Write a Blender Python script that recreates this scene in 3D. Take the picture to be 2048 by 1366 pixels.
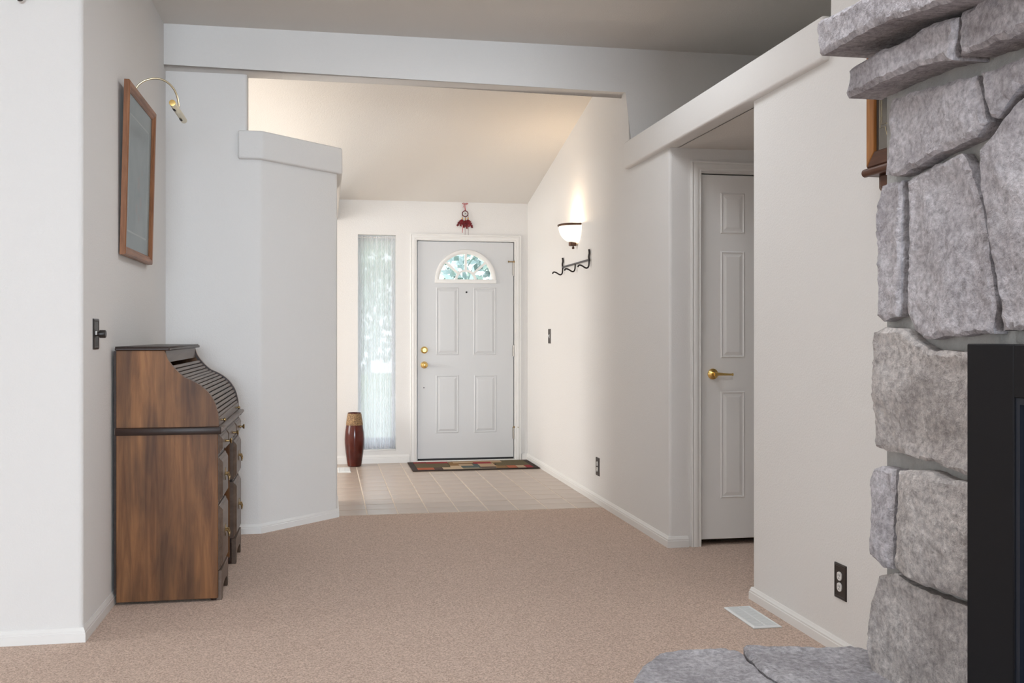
import bpy, bmesh, math, random
from mathutils import Vector, Matrix, noise
from mathutils.geometry import delaunay_2d_cdt

for o in list(bpy.data.objects):
    bpy.data.objects.remove(o, do_unlink=True)
sc = bpy.context.scene
C = sc.collection
random.seed(7)
PI = math.pi

# ------------------------------------------------------------------ camera
F, CU, HV, CAMH = 2000.0, 1024.0, 669.0, 1.19      # focal length in px, centre column, horizon row, eye height
TH = math.atan(373 / F)                            # camera turned to the right of the hall axis
cam_d = bpy.data.cameras.new('camera')
cam = bpy.data.objects.new('camera', cam_d)
C.objects.link(cam)
cam.location = (0, 0, CAMH)
cam.rotation_euler = (PI / 2, 0, -TH)
cam_d.sensor_fit = 'HORIZONTAL'
cam_d.sensor_width = 36
cam_d.lens = F * 36 / 2048
cam_d.shift_y = -(683 - HV) / 2048
cam_d.clip_start = 0.05
sc.camera = cam

# ------------------------------------------------------------------ light
sc.view_settings.view_transform = 'Standard'
sc.view_settings.look = 'None'
sc.view_settings.gamma = 1
sc.view_settings.use_curve_mapping = False
sc.view_settings.exposure = 0.44
w = bpy.data.worlds.new('sky')
sc.world = w
w.use_nodes = True
wb = w.node_tree.nodes['Background']
wb.inputs[0].default_value = (0.87, 0.935, 1.0, 1)
wb.inputs[1].default_value = 3.2


def area_light(name, loc, direction, sx, sy, power, col):
    d = bpy.data.lights.new(name, 'AREA')
    d.shape = 'RECTANGLE'
    d.size, d.size_y, d.energy, d.color = sx, sy, power, col
    o = bpy.data.objects.new(name, d)
    C.objects.link(o)
    o.location = loc
    o.rotation_euler = Vector(direction).to_track_quat('-Z', 'Y').to_euler()
    return o


# daylight entering by the living room windows behind the camera and the dining room window; side and ceiling lights are invented fill
area_light('daylight_rear', (-.1, -11.9, 1.65), (0, 1, -.12), 3.6, 2.3, 690, (0.75, 0.875, 1.0))
area_light('fill_side', (-4.86, 3.55, 1.5), (1, 0, -.15), .9, 2.0, 18, (1.0, 0.96, 0.91))  # added fill from the left for the right wall, no known window
area_light('fill_ceiling', (.85, 4.62, 3.04), (0, 0, -1), .8, .9, 7, (0.97, 0.98, 1.0))  # invented skylight, added to brighten the walls and carpet near the alcove
area_light('fill_ceiling_rear', (.55, 1.6, 3.04), (0, 0, -1), 1.4, 1.0, 15, (0.97, 0.98, 1.0))  # second invented skylight, added to lift the carpet and stone
area_light('daylight_dining', (-3.36, 7.9, 1.35), (1, 0, -.1), 1.8, 1.7, 62, (1.0, 0.96, 0.915))


# ------------------------------------------------------------------ photo pixel -> direction -> point on a known surface
def ray(u, v):
    dx, dz = (u - CU) / F, (HV - v) / F
    return Vector((dx * math.cos(TH) + math.sin(TH), math.cos(TH) - dx * math.sin(TH), dz))


def on_y(u, v, y):
    r = ray(u, v); t = y / r.y
    return Vector((r.x * t, y, CAMH + r.z * t))


def on_x(u, v, x):
    r = ray(u, v); t = x / r.x
    return Vector((x, r.y * t, CAMH + r.z * t))


def on_z(u, v, z):
    r = ray(u, v); t = (z - CAMH) / r.z
    return Vector((r.x * t, r.y * t, z))


# ------------------------------------------------------------------ materials
MATS = {}


def mat(name, col, rough=0.6, metal=0.0, spec=0.5, bump=None, vary=None, stretch=(1, 1, 1), coat=0.0):
    """bump=(scale, strength, distance), vary=(colour2, scale, lo, hi): object space noise"""
    m = bpy.data.materials.new(name)
    m.use_nodes = True
    nt = m.node_tree
    b = nt.nodes['Principled BSDF']
    b.inputs['Base Color'].default_value = (*col, 1)
    b.inputs['Roughness'].default_value = rough
    b.inputs['Metallic'].default_value = metal
    b.inputs['Specular IOR Level'].default_value = spec
    if coat:
        b.inputs['Coat Weight'].default_value = coat
        b.inputs['Coat Roughness'].default_value = 0.12
    if bump or vary:
        tc = nt.nodes.new('ShaderNodeTexCoord')
        mp = nt.nodes.new('ShaderNodeMapping')
        mp.inputs['Scale'].default_value = stretch
        nt.links.new(tc.outputs['Object'], mp.inputs['Vector'])
    if vary:
        n = nt.nodes.new('ShaderNodeTexNoise')
        n.inputs['Scale'].default_value = vary[1]
        n.inputs['Detail'].default_value = 6
        n.inputs['Roughness'].default_value = 0.6
        r = nt.nodes.new('ShaderNodeValToRGB')
        r.color_ramp.elements[0].position, r.color_ramp.elements[1].position = vary[2], vary[3]
        r.color_ramp.elements[0].color = (*col, 1)
        r.color_ramp.elements[1].color = (*vary[0], 1)
        nt.links.new(mp.outputs[0], n.inputs['Vector'])
        nt.links.new(n.outputs['Fac'], r.inputs['Fac'])
        nt.links.new(r.outputs[0], b.inputs['Base Color'])
    if bump:
        n = nt.nodes.new('ShaderNodeTexNoise')
        n.inputs['Scale'].default_value = bump[0]
        n.inputs['Detail'].default_value = 4
        bp = nt.nodes.new('ShaderNodeBump')
        bp.inputs['Strength'].default_value = bump[1]
        bp.inputs['Distance'].default_value = bump[2]
        nt.links.new(mp.outputs[0], n.inputs['Vector'])
        nt.links.new(n.outputs['Fac'], bp.inputs['Height'])
        nt.links.new(bp.outputs[0], b.inputs['Normal'])
    MATS[name] = m
    return m


def wood(name, dark, mid, light, rough, axis='Z', scale=1.0, coat=0.0, blotch=0.55, planks=0):
    """stained wood: stretched grain noise plus large dark blotches"""
    m = bpy.data.materials.new(name)
    m.use_nodes = True
    nt = m.node_tree
    N, L = nt.nodes, nt.links
    b = N['Principled BSDF']
    tc = N.new('ShaderNodeTexCoord')
    mp = N.new('ShaderNodeMapping')
    st = {'Z': (1, 1, .07), 'Y': (1, .07, 1), 'X': (.07, 1, 1)}[axis]
    mp.inputs['Scale'].default_value = [s * scale for s in st]
    L.new(tc.outputs['Object'], mp.inputs['Vector'])
    g = N.new('ShaderNodeTexNoise')
    g.inputs['Scale'].default_value = 26
    g.inputs['Detail'].default_value = 9
    g.inputs['Roughness'].default_value = 0.65
    g.inputs['Distortion'].default_value = 0.6
    L.new(mp.outputs[0], g.inputs['Vector'])
    mp2 = N.new('ShaderNodeMapping')
    mp2.inputs['Scale'].default_value = [s * scale for s in {'Z': (1, 1, .22), 'Y': (1, .22, 1), 'X': (.22, 1, 1)}[axis]]
    L.new(tc.outputs['Object'], mp2.inputs['Vector'])
    bl = N.new('ShaderNodeTexNoise')
    bl.inputs['Scale'].default_value = 9
    bl.inputs['Detail'].default_value = 4
    L.new(mp2.outputs[0], bl.inputs['Vector'])
    r = N.new('ShaderNodeValToRGB')
    e = r.color_ramp.elements
    e[0].position, e[0].color = .34, (*mid, 1)
    e[1].position, e[1].color = .66, (*light, 1)
    L.new(g.outputs['Fac'], r.inputs['Fac'])
    r2 = N.new('ShaderNodeValToRGB')
    r2.color_ramp.elements[0].position, r2.color_ramp.elements[1].position = .36, .58
    r2.color_ramp.elements[0].color = (blotch, blotch, blotch, 1)
    r2.color_ramp.elements[1].color = (0, 0, 0, 1)
    L.new(bl.outputs['Fac'], r2.inputs['Fac'])
    mx = N.new('ShaderNodeMix')
    mx.data_type = 'RGBA'
    L.new(r2.outputs[0], mx.inputs[0])
    L.new(r.outputs[0], mx.inputs[6])
    mx.inputs[7].default_value = (*dark, 1)
    if planks:                                         # glued-up boards: each board its own tone
        sx = N.new('ShaderNodeSeparateXYZ')
        L.new(tc.outputs['Object'], sx.inputs[0])
        f1 = N.new('ShaderNodeMath'); f1.operation = 'MULTIPLY'; f1.inputs[1].default_value = planks
        f2 = N.new('ShaderNodeMath'); f2.operation = 'FLOOR'
        L.new(sx.outputs['X'], f1.inputs[0]); L.new(f1.outputs[0], f2.inputs[0])
        wn = N.new('ShaderNodeTexWhiteNoise'); wn.noise_dimensions = '1D'
        L.new(f2.outputs[0], wn.inputs['W'])
        mr = N.new('ShaderNodeMapRange'); mr.inputs['To Min'].default_value = .62; mr.inputs['To Max'].default_value = 1.12
        L.new(wn.outputs['Value'], mr.inputs['Value'])
        pm_ = N.new('ShaderNodeMix'); pm_.data_type, pm_.blend_type = 'RGBA', 'MULTIPLY'
        pm_.inputs[0].default_value = 1
        L.new(mx.outputs[2], pm_.inputs[6]); L.new(mr.outputs[0], pm_.inputs[7])
        mx = pm_
    L.new(mx.outputs[2], b.inputs['Base Color'])
    b.inputs['Roughness'].default_value = rough
    b.inputs['Specular IOR Level'].default_value = .28
    if coat:
        b.inputs['Coat Weight'].default_value = coat
        b.inputs['Coat Roughness'].default_value = .2
    bp = N.new('ShaderNodeBump')
    bp.inputs['Strength'].default_value = .15
    bp.inputs['Distance'].default_value = .001
    L.new(g.outputs['Fac'], bp.inputs['Height'])
    L.new(bp.outputs[0], b.inputs['Normal'])
    MATS[name] = m
    return m


def glass(name, tint=(1, 1, 1), gloss=0.07):
    m = bpy.data.materials.new(name)
    m.use_nodes = True
    nt = m.node_tree
    N, L = nt.nodes, nt.links
    N.remove(N['Principled BSDF'])
    t = N.new('ShaderNodeBsdfTransparent')
    t.inputs[0].default_value = (*tint, 1)
    g = N.new('ShaderNodeBsdfGlossy')
    g.inputs['Roughness'].default_value = .02
    mx = N.new('ShaderNodeMixShader')
    mx.inputs[0].default_value = gloss
    L.new(t.outputs[0], mx.inputs[1])
    L.new(g.outputs[0], mx.inputs[2])
    L.new(mx.outputs[0], N['Material Output'].inputs[0])
    MATS[name] = m
    return m


mat('wall_paint', (.80, .783, .762), .75, bump=(150, .35, .004), spec=.3)
mat('ceiling_paint', (.78, .75, .71), .85, bump=(110, .4, .004), spec=.2)
mat('trim_paint', (.82, .805, .78), .45)
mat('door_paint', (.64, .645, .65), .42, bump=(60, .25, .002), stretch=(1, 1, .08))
mat('closet_paint', (.86, .845, .825), .45)
mat('carpet', (.47, .345, .275), 1.0, spec=.05, bump=(300, .6, .010), vary=((.79, .625, .525), 170, .38, .61))
mat('tile', (.45, .36, .298), .30, bump=(9, .12, .002), vary=((.52, .425, .355), 4, .3, .7))
mat('grout', (.78, .68, .57), .8)
wood('desk_side', (.026, .009, .003), (.135, .050, .013), (.31, .135, .046), .42, 'Z', 1.0, blotch=.65, planks=9.5)
wood('desk_front', (.045, .028, .020), (.11, .072, .052), (.17, .12, .092), .36, 'Y', 1.0, blotch=.35)
wood('desk_dark', (.012, .006, .004), (.028, .014, .010), (.05, .026, .018), .38, 'X')
mat('tambour_cloth', (.012, .009, .008), .9)
wood('oak_frame', (.09, .035, .015), (.22, .085, .035), (.40, .18, .085), .4, 'Z', 2.0, blotch=.3)
wood('oak_frame_flat', (.09, .035, .015), (.22, .085, .035), (.40, .18, .085), .4, 'Y', 2.0, blotch=.3)
wood('clock_oak', (.10, .03, .008), (.26, .095, .022), (.42, .18, .05), .35, 'Z', 2.0, blotch=.4)
wood('clock_dark', (.03, .011, .006), (.075, .026, .013), (.12, .045, .022), .35, 'Y', 2.0)
mat('brass', (.78, .55, .20), .2, 1.0)
mat('brass_aged', (.30, .21, .10), .32, 1.0)
mat('brass_pale', (.80, .70, .48), .25, .9)
mat('iron', (.022, .016, .014), .5, .3)
mat('iron_grey', (.10, .095, .10), .45, .5)
mat('bronze', (.10, .05, .032), .42, .6)
mat('plate_dark', (.020, .014, .012), .38)
mat('plate_brown', (.045, .032, .026), .45)
mat('switch_white', (.8, .79, .77), .35)
mat('slot_black', (.01, .01, .01), .7)
mat('steel_hinge', (.35, .33, .30), .35, 1.0)
mat('rubber_black', (.008, .008, .009), .6)
mat('vent_white', (.78, .80, .80), .4)
mat('vent_dark', (.30, .32, .33), .8)
mat('vase_glaze', (.048, .008, .005), .16, spec=.35, vary=((.10, .017, .010), 7, .35, .7))
mat('vase_weave', (.10, .05, .022), .6, vary=((.42, .26, .12), 130, .42, .58), stretch=(1, 1, 1.6), bump=(130, .8, .004))
mat('picture_print', (.33, .37, .385), .6, vary=((.42, .455, .46), 5, .35, .7))
mat('picture_line', (.50, .53, .52), .6)
mat('picture_flower', (.42, .40, .40), .7)


def rock(name, c0, c1, c2):
    """split stone: broad tone changes, fine mineral speckle, gritty relief"""
    m = bpy.data.materials.new(name)
    m.use_nodes = True
    N, L = m.node_tree.nodes, m.node_tree.links
    b = N['Principled BSDF']
    b.inputs['Roughness'].default_value = .88
    b.inputs['Specular IOR Level'].default_value = .25
    tc = N.new('ShaderNodeTexCoord')

    def nz(scale, det, rough=.6, dist=0):
        n = N.new('ShaderNodeTexNoise')
        n.inputs['Scale'].default_value, n.inputs['Detail'].default_value, n.inputs['Roughness'].default_value, n.inputs['Distortion'].default_value = scale, det, rough, dist
        L.new(tc.outputs['Object'], n.inputs['Vector'])
        return n
    big, fine, grit = nz(6, 5, .6, .4), nz(70, 6, .7), nz(150, 3, .7)
    r = N.new('ShaderNodeValToRGB')
    r.color_ramp.elements[0].position, r.color_ramp.elements[1].position = .32, .70
    r.color_ramp.elements[0].color, r.color_ramp.elements[1].color = (*c0, 1), (*c1, 1)
    L.new(big.outputs['Fac'], r.inputs['Fac'])
    r2 = N.new('ShaderNodeValToRGB')
    r2.color_ramp.elements[0].position, r2.color_ramp.elements[1].position = .35, .68
    r2.color_ramp.elements[0].color, r2.color_ramp.elements[1].color = (.62, .62, .62, 1), (*c2, 1)
    L.new(fine.outputs['Fac'], r2.inputs['Fac'])
    mx = N.new('ShaderNodeMix')
    mx.data_type, mx.blend_type = 'RGBA', 'MULTIPLY'
    mx.inputs[0].default_value = 1
    L.new(r.outputs[0], mx.inputs[6]); L.new(r2.outputs[0], mx.inputs[7])
    L.new(mx.outputs[2], b.inputs['Base Color'])
    b1, b2 = N.new('ShaderNodeBump'), N.new('ShaderNodeBump')
    b1.inputs['Strength'].default_value, b1.inputs['Distance'].default_value = .9, .010
    b2.inputs['Strength'].default_value, b2.inputs['Distance'].default_value = .7, .004
    mid = nz(28, 6, .65)
    L.new(mid.outputs['Fac'], b1.inputs['Height']); L.new(grit.outputs['Fac'], b2.inputs['Height'])
    L.new(b1.outputs[0], b2.inputs['Normal']); L.new(b2.outputs[0], b.inputs['Normal'])
    MATS[name] = m


rock('stone', (.345, .322, .335), (.53, .505, .52), (1.25, 1.25, 1.27))
rock('stone_warm', (.365, .334, .325), (.55, .515, .50), (1.25, 1.24, 1.22))
rock('hearth_stone', (.30, .282, .292), (.47, .45, .46), (1.25, 1.25, 1.27))
mat('mortar', (.33, .325, .31), .95, bump=(80, .8, .006), vary=((.43, .43, .42), 15, .35, .7))
mat('insert_black', (.007, .0065, .008), .6, spec=.2)
mat('insert_trim', (.008, .012, .022), .4, .1)
mat('insert_glass', (.004, .005, .007), .06)
mat('feather_red', (.12, .003, .008), .7, vary=((.26, .008, .015), 40, .4, .65))
mat('cord_maroon', (.12, .012, .018), .7)
mat('cord_red', (.45, .03, .04), .6)
mat('bead_yellow', (.72, .38, .04), .35)
mat('web_white', (.75, .74, .72), .6)
mat('bead_dark', (.03, .05, .05), .3)
mat('rug_border', (.030, .018, .013), .95, bump=(400, .6, .004))
for n_, c_ in dict(red=(.26, .008, .014), beige=(.42, .29, .18), cream=(.50, .37, .24), olive=(.10, .075, .030), gold=(.22, .115, .035),
                   orange=(.38, .095, .035), brown=(.065, .030, .020), teal=(.060, .085, .085), sage=(.27, .23, .15)).items():
    mat('rug_' + n_, c_, .95, bump=(400, .6, .004))
glass('window_glass', (.96, .98, .98), .05)
glass('picture_glass', (.97, .98, .98), .10)
mat('clock_glass', (.05, .045, .04), .08)
mat('clock_gilt', (.45, .36, .20), .4, .5)
mat('porch_paint', (.45, .44, .45), .7)
mat('path_concrete', (.55, .54, .52), .9, vary=((.65, .64, .62), 3, .3, .7))
mat('lawn_green', (.10, .17, .05), .95, vary=((.18, .26, .08), 3, .3, .7))
mat('leaf_green', (.28, .36, .27), .6, vary=((.52, .60, .52), 1.7, .35, .65))
mat('leaf_blue', (.25, .33, .32), .6, vary=((.50, .60, .60), 1.7, .35, .65))
mat('bark', (.12, .085, .06), .9, bump=(20, .8, .02))

# sheer curtain: thin fabric, half see-through, lit from behind
m = bpy.data.materials.new('sheer')
m.use_nodes = True
nt = m.node_tree
nt.nodes.remove(nt.nodes['Principled BSDF'])
a_ = nt.nodes.new('ShaderNodeBsdfTransparent')
b_ = nt.nodes.new('ShaderNodeBsdfDiffuse'); b_.inputs[0].default_value = (.88, .88, .90, 1)
c_ = nt.nodes.new('ShaderNodeBsdfTranslucent'); c_.inputs[0].default_value = (.88, .88, .90, 1)
m1 = nt.nodes.new('ShaderNodeMixShader'); m1.inputs[0].default_value = .6
m2 = nt.nodes.new('ShaderNodeMixShader'); m2.inputs[0].default_value = .90
nt.links.new(b_.outputs[0], m1.inputs[1]); nt.links.new(c_.outputs[0], m1.inputs[2])
nt.links.new(a_.outputs[0], m2.inputs[1]); nt.links.new(m1.outputs[0], m2.inputs[2])
nt.links.new(m2.outputs[0], nt.nodes['Material Output'].inputs[0])
MATS['sheer'] = m
# lamp shade: ribbed frosted glass that glows because its lamp is on
m = mat('lamp_glass', (.9, .86, .8), .35)
m.node_tree.nodes['Principled BSDF'].inputs['Emission Color'].default_value = (1, .88, .70, 1)
m.node_tree.nodes['Principled BSDF'].inputs['Emission Strength'].default_value = .62


# ------------------------------------------------------------------ mesh helpers
def finish(bm, name, mname, parent=None, angle=40, loc=None):
    bmesh.ops.recalc_face_normals(bm, faces=bm.faces)
    lim = math.radians(angle)
    for f in bm.faces:
        f.smooth = True
    for e in bm.edges:
        e.smooth = not (len(e.link_faces) == 2 and e.calc_face_angle(0) > lim)
    me = bpy.data.meshes.new(name)
    if parent is None and loc is None:                     # one-mesh thing: origin at its base
        xs = [v.co.x for v in bm.verts]; ys = [v.co.y for v in bm.verts]; zs = [v.co.z for v in bm.verts]
        loc = Vector(((min(xs) + max(xs)) / 2, (min(ys) + max(ys)) / 2, min(zs)))
    o = bpy.data.objects.new(name, me)
    C.objects.link(o)
    if loc is not None:
        bmesh.ops.translate(bm, verts=bm.verts, vec=-Vector(loc))
        o.location = loc
    bm.to_mesh(me)
    bm.free()
    me.materials.append(MATS[mname])
    if parent is not None:
        o.parent = parent
        o.matrix_parent_inverse = world_of(parent).inverted()
    return o


def world_of(o):
    m = Matrix.Translation(o.location) @ o.rotation_euler.to_matrix().to_4x4()
    if o.parent is not None:
        m = world_of(o.parent) @ o.matrix_parent_inverse @ m
    return m


def thing(name, label, cat, loc, group=None):
    o = bpy.data.objects.new(name, None)
    C.objects.link(o)
    o.location = loc
    o.empty_display_size = .1
    return tag(o, label, cat, group)


def tag(o, label, cat, group=None):
    o['label'] = label
    o['category'] = cat
    if group:
        o['group'] = group
    return o


def struct(o, label=None):
    o['kind'] = 'structure'
    if label:
        o['label'] = label
    return o


def add_box(bm, p0, p1, bevel=0, seg=2):
    p0, p1 = Vector(p0), Vector(p1)
    lo = Vector([min(a, b) for a, b in zip(p0, p1)]); hi = Vector([max(a, b) for a, b in zip(p0, p1)])
    r = bmesh.ops.create_cube(bm, size=1)
    vs = r['verts']
    for v in vs:
        v.co = Vector([lo[i] + (v.co[i] + .5) * (hi[i] - lo[i]) for i in range(3)])
    if bevel:
        es = list({e for v in vs for e in v.link_edges})
        bmesh.ops.bevel(bm, geom=es, offset=bevel, segments=seg, affect='EDGES', profile=.5)


def box(name, p0, p1, mname, parent=None, bevel=0, seg=2):
    bm = bmesh.new()
    add_box(bm, p0, p1, bevel, seg)
    return finish(bm, name, mname, parent)


AX = {'x': lambda a, b, t: Vector((t, a, b)), 'y': lambda a, b, t: Vector((a, t, b)), 'z': lambda a, b, t: Vector((a, b, t))}


def add_prism(bm, pts, axis, t0, t1):
    f = AX[axis]
    v0 = [bm.verts.new(f(a, b, t0)) for a, b in pts]
    v1 = [bm.verts.new(f(a, b, t1)) for a, b in pts]
    n = len(pts)
    bm.faces.new(v0)
    bm.faces.new(v1[::-1])
    for i in range(n):
        bm.faces.new((v0[i], v0[(i + 1) % n], v1[(i + 1) % n], v1[i]))
    return v0, v1


def prism(name, pts, axis, t0, t1, mname, parent=None, bevel=0, pick=None, seg=4):
    bm = bmesh.new()
    add_prism(bm, pts, axis, t0, t1)
    if bevel:
        es = [e for e in bm.edges if pick is None or pick((e.verts[0].co + e.verts[1].co) / 2)]
        bmesh.ops.bevel(bm, geom=es, offset=bevel, segments=seg, affect='EDGES', profile=.5)
    return finish(bm, name, mname, parent)


def add_sweep(bm, prof, path, mp, closed=False):
    """prof: list of (offset to the left of the path, height); path: 2d polyline; mp(a,b,h)->Vector"""
    n = len(path)
    rings = []
    for i in range(n):
        p = Vector(path[i])
        dirs = []
        if i > 0 or closed:
            dirs.append((p - Vector(path[i - 1])).normalized())
        if i < n - 1 or closed:
            dirs.append((Vector(path[(i + 1) % n]) - p).normalized())
        ns = [Vector((-d.y, d.x)) for d in dirs]
        if len(ns) == 2:
            mvec = (ns[0] + ns[1]).normalized()
            mvec = mvec / max(.25, mvec.dot(ns[0]))
        else:
            mvec = ns[0]
        rings.append([bm.verts.new(mp(*(p + mvec * o), h)) for o, h in prof])
    k = len(prof)
    last = n if closed else n - 1
    for i in range(last):
        a, b = rings[i], rings[(i + 1) % n]
        for j in range(k):
            bm.faces.new((a[j], a[(j + 1) % k], b[(j + 1) % k], b[j]))
    if not closed:
        bm.faces.new(rings[0])
        bm.faces.new(rings[-1][::-1])


def add_tube(bm, pts, r, seg=8, caps=True):
    pts = [Vector(p) for p in pts]
    rs = r if isinstance(r, (list, tuple)) else [r] * len(pts)
    t = (pts[1] - pts[0]).normalized()
    up = Vector((0, 0, 1)) if abs(t.z) < .9 else Vector((1, 0, 0))
    nrm = t.cross(up).normalized()
    rings = []
    for i, p in enumerate(pts):
        if i == 0:
            d = pts[1] - p
        elif i == len(pts) - 1:
            d = p - pts[i - 1]
        else:
            d = pts[i + 1] - pts[i - 1]
        d.normalize()
        nrm = (nrm - d * nrm.dot(d)).normalized()
        bn = d.cross(nrm)
        rings.append([bm.verts.new(p + (nrm * math.cos(2 * PI * k / seg) + bn * math.sin(2 * PI * k / seg)) * rs[i]) for k in range(seg)])
    for a, b in zip(rings, rings[1:]):
        for k in range(seg):
            bm.faces.new((a[k], a[(k + 1) % seg], b[(k + 1) % seg], b[k]))
    if caps:
        bm.faces.new(rings[0][::-1])
        bm.faces.new(rings[-1])


def tube(name, pts, r, mname, parent=None, seg=8):
    bm = bmesh.new()
    add_tube(bm, pts, r, seg)
    return finish(bm, name, mname, parent)


def add_lathe(bm, prof, centre, axis='z', seg=32, a0=0, a1=2 * PI):
    """prof: (radius, distance along axis) list"""
    c = Vector(centre)
    full = abs(a1 - a0 - 2 * PI) < 1e-6
    n = seg if full else seg + 1
    rows = []
    for r, h in prof:
        row = []
        for k in range(n):
            a = a0 + (a1 - a0) * k / seg
            p, q = r * math.cos(a), r * math.sin(a)
            row.append(bm.verts.new(c + {'z': Vector((p, q, h)), 'y': Vector((p, h, q)), 'x': Vector((h, p, q))}[axis]))
        rows.append(row)
    for a, b in zip(rows, rows[1:]):
        for k in range(seg if not full else n):
            k2 = (k + 1) % n
            if not full and k == n - 1:
                continue
            bm.faces.new((a[k], a[k2], b[k2], b[k]))
    if full:
        for row in (rows[0], rows[-1]):
            try:
                bm.faces.new(row)
            except ValueError:
                pass


def lathe(name, prof, centre, mname, parent=None, axis='z', seg=32, a0=0, a1=2 * PI, angle=40):
    bm = bmesh.new()
    add_lathe(bm, prof, centre, axis, seg, a0, a1)
    bmesh.ops.remove_doubles(bm, verts=bm.verts, dist=1e-5)
    return finish(bm, name, mname, parent, angle)


def smooth_path(pts, n=8):
    """Catmull-Rom through points"""
    P = [Vector(p) for p in pts]
    P = [P[0] * 2 - P[1]] + P + [P[-1] * 2 - P[-2]]
    out = []
    for i in range(1, len(P) - 2):
        for k in range(n):
            t = k / n
            a, b, c, d = P[i - 1], P[i], P[i + 1], P[i + 2]
            out.append(.5 * ((2 * b) + (c - a) * t + (2 * a - 5 * b + 4 * c - d) * t * t + (3 * b - a - 3 * c + d) * t ** 3))
    out.append(P[-2])
    return out


# ------------------------------------------------------------------ room shell
XR = 1.887          # right hall wall
XL = -0.925         # left wall behind the desk
YF = 9.31           # front wall with the entrance door
YP = 6.16           # pier / column face
YA = 5.33           # alcove back wall
ZC = 3.0            # living room ceiling
ZS0, ZS1 = 2.235, 2.405   # shelf bands
YB0, YB1 = 6.09, 6.25     # header beam
foyer_z = lambda y: 2.43 + (YF - y) * 0.2
YT = 6.65           # carpet meets tile

floor = box('floor', (-5, -12.1, -.15), (3.2, YT, 0), 'carpet')
struct(floor, 'beige cut-pile carpet running from the living room to the tiled entry')
gb = box('tile_bed', (-3.5, YT, -.15), (2.0, YF + .14, -.0008), 'grout', floor)
# tiles: 8 inch squares, copies of one mesh
TS, GX = .2035, .0062
bm = bmesh.new()
add_box(bm, (-TS / 2 + GX / 2, -TS / 2 + GX / 2, -.010), (TS / 2 - GX / 2, TS / 2 - GX / 2, 0), .002, 1)
t0 = finish(bm, 'tile', 'tile', floor, loc=Vector((0, 0, 0)))
first = True
ix0 = .2715 - 5 * TS
jx = []
for i in range(14):
    xc = .2715 + (i - 5.5) * TS
    for j in range(14):
        yc = YT + .005 + (j + .5) * TS
        if yc > YF + .1 or xc > XR + TS * .48:
            continue
        o = t0 if first else t0.copy()
        if not first:
            C.objects.link(o)
        first = False
        o.location = (xc, yc, .001 + random.uniform(-.0006, .0006))

# left wall: the block that carries the picture wall and the face beside it
struct(prism('wall_left', [(-5, 4.115), (XL, 4.115), (XL, 6.3), (-5, 6.3)], 'z', -.1, 3.1, 'wall_paint', bevel=.02,
             pick=lambda c: abs(c.x - XL) < .01 and abs(c.y - 4.115) < .01), 'pale textured wall with rounded corner that the desk stands against')
# pier and angled half wall
hw = [(XL - .02, YP), (-.383, YP), (.075, YP + .46), (.075, 7.22), (-.05, 7.22), (-.05, YP + .53), (-.46, YP + .12), (XL - .02, YP + .12)]
struct(prism('wall_middle', hw, 'z', -.1, ZS0 + .02, 'wall_paint', bevel=.018,
             pick=lambda c: .3 < c.z < 2 and any((c.x - a) ** 2 + (c.y - b) ** 2 < 1e-4 for a, b in hw[1:6])),
       'angled half wall under a thick shelf between living room and entry')
struct(prism('wall_pier', [(XL - .02, YP), (-.46, YP), (-.46, YP + .12), (XL - .02, YP + .12)], 'z', ZS0 + .02, 2.76, 'wall_paint', bevel=.016,
             pick=lambda c: abs(c.x + .46) < .01 and 2.3 < c.z < 2.7))
struct(box('wall_dining_near', (-3.5, 6.3, -.1), (-.6, 6.36, 3.2), 'wall_paint'))
# shelf cap around the angled wall, running on as a header over the dining opening
cap = [(-.512, YP - .033), (-.369, YP - .033), (.108, YP + .446), (.108, YF), (-.085, YF), (-.085, YP + .55), (-.43, YP + .16), (-.512, YP + .16)]
struct(prism('trim_1', cap, 'z', ZS0, ZS1, 'wall_paint', bevel=.014), 'thick rounded shelf cap on the angled half wall')
# header beam with the wall that drops beside it
bp_ = [(XL - .02, 2.742), (XR, 2.742), (XR, ZS1 - .02), (3.2, ZS1 - .02), (3.2, 3.2), (XL - .02, 3.2)]
struct(prism('trim_2', bp_, 'y', YB0, YB1, 'wall_paint', bevel=.02,
             pick=lambda c: (abs(c.z - 2.742) < .005 and abs(c.y - (YB0 + YB1) / 2) > .05) or (abs(c.x - XR) < .005 and 2.4 < c.z < 2.74 and c.y < YB0 + .02)),
       'long header beam across the opening to the entry')
# right wall of the hall
struct(prism('wall_hall_right', [(YA, -.1), (YF + .14, -.1), (YF + .14, 3.2), (YB1, 3.2), (YB1, ZS1 - .02), (YA, ZS1 - .02)], 'x', XR, XR + .113, 'wall_paint', bevel=.018,
             pick=lambda c: abs(c.y - YA) < .01 and abs(c.x - XR) < .01), 'long plain hall wall carrying the lit sconce')
# right wall beside the fireplace
struct(prism('wall_right', [(-12.1, -.1), (4.22, -.1), (4.22, ZS0 + .02), (3.5, ZS0 + .02), (3.5, 3.1), (-12.1, 3.1)], 'x', XR, XR + .113, 'wall_paint', bevel=.018,
             pick=lambda c: abs(c.x - XR) < .01 and (abs(c.y - 4.22) < .01 or (abs(c.y - 3.5) < .01 and c.z > 2.3))), 'pale wall between the closet alcove and the stone fireplace')
struct(box('wall_alcove_near', (XR + .11, 4.10, -.1), (3.2, 4.22, ZS0 + .02), 'wall_paint'))
struct(box('wall_shelf_near', (XR + .11, 3.4, ZS0 + .02), (3.2, 3.5, 3.1), 'wall_paint'))
struct(box('wall_alcove_right', (3.2, 3.4, -.1), (3.3, YB1, 3.2), 'wall_paint'))
struct(box('ceiling_alcove', (XR + .05, 3.5, ZS0), (3.2, YB0, ZS1 - .02), 'ceiling_paint'))
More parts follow.
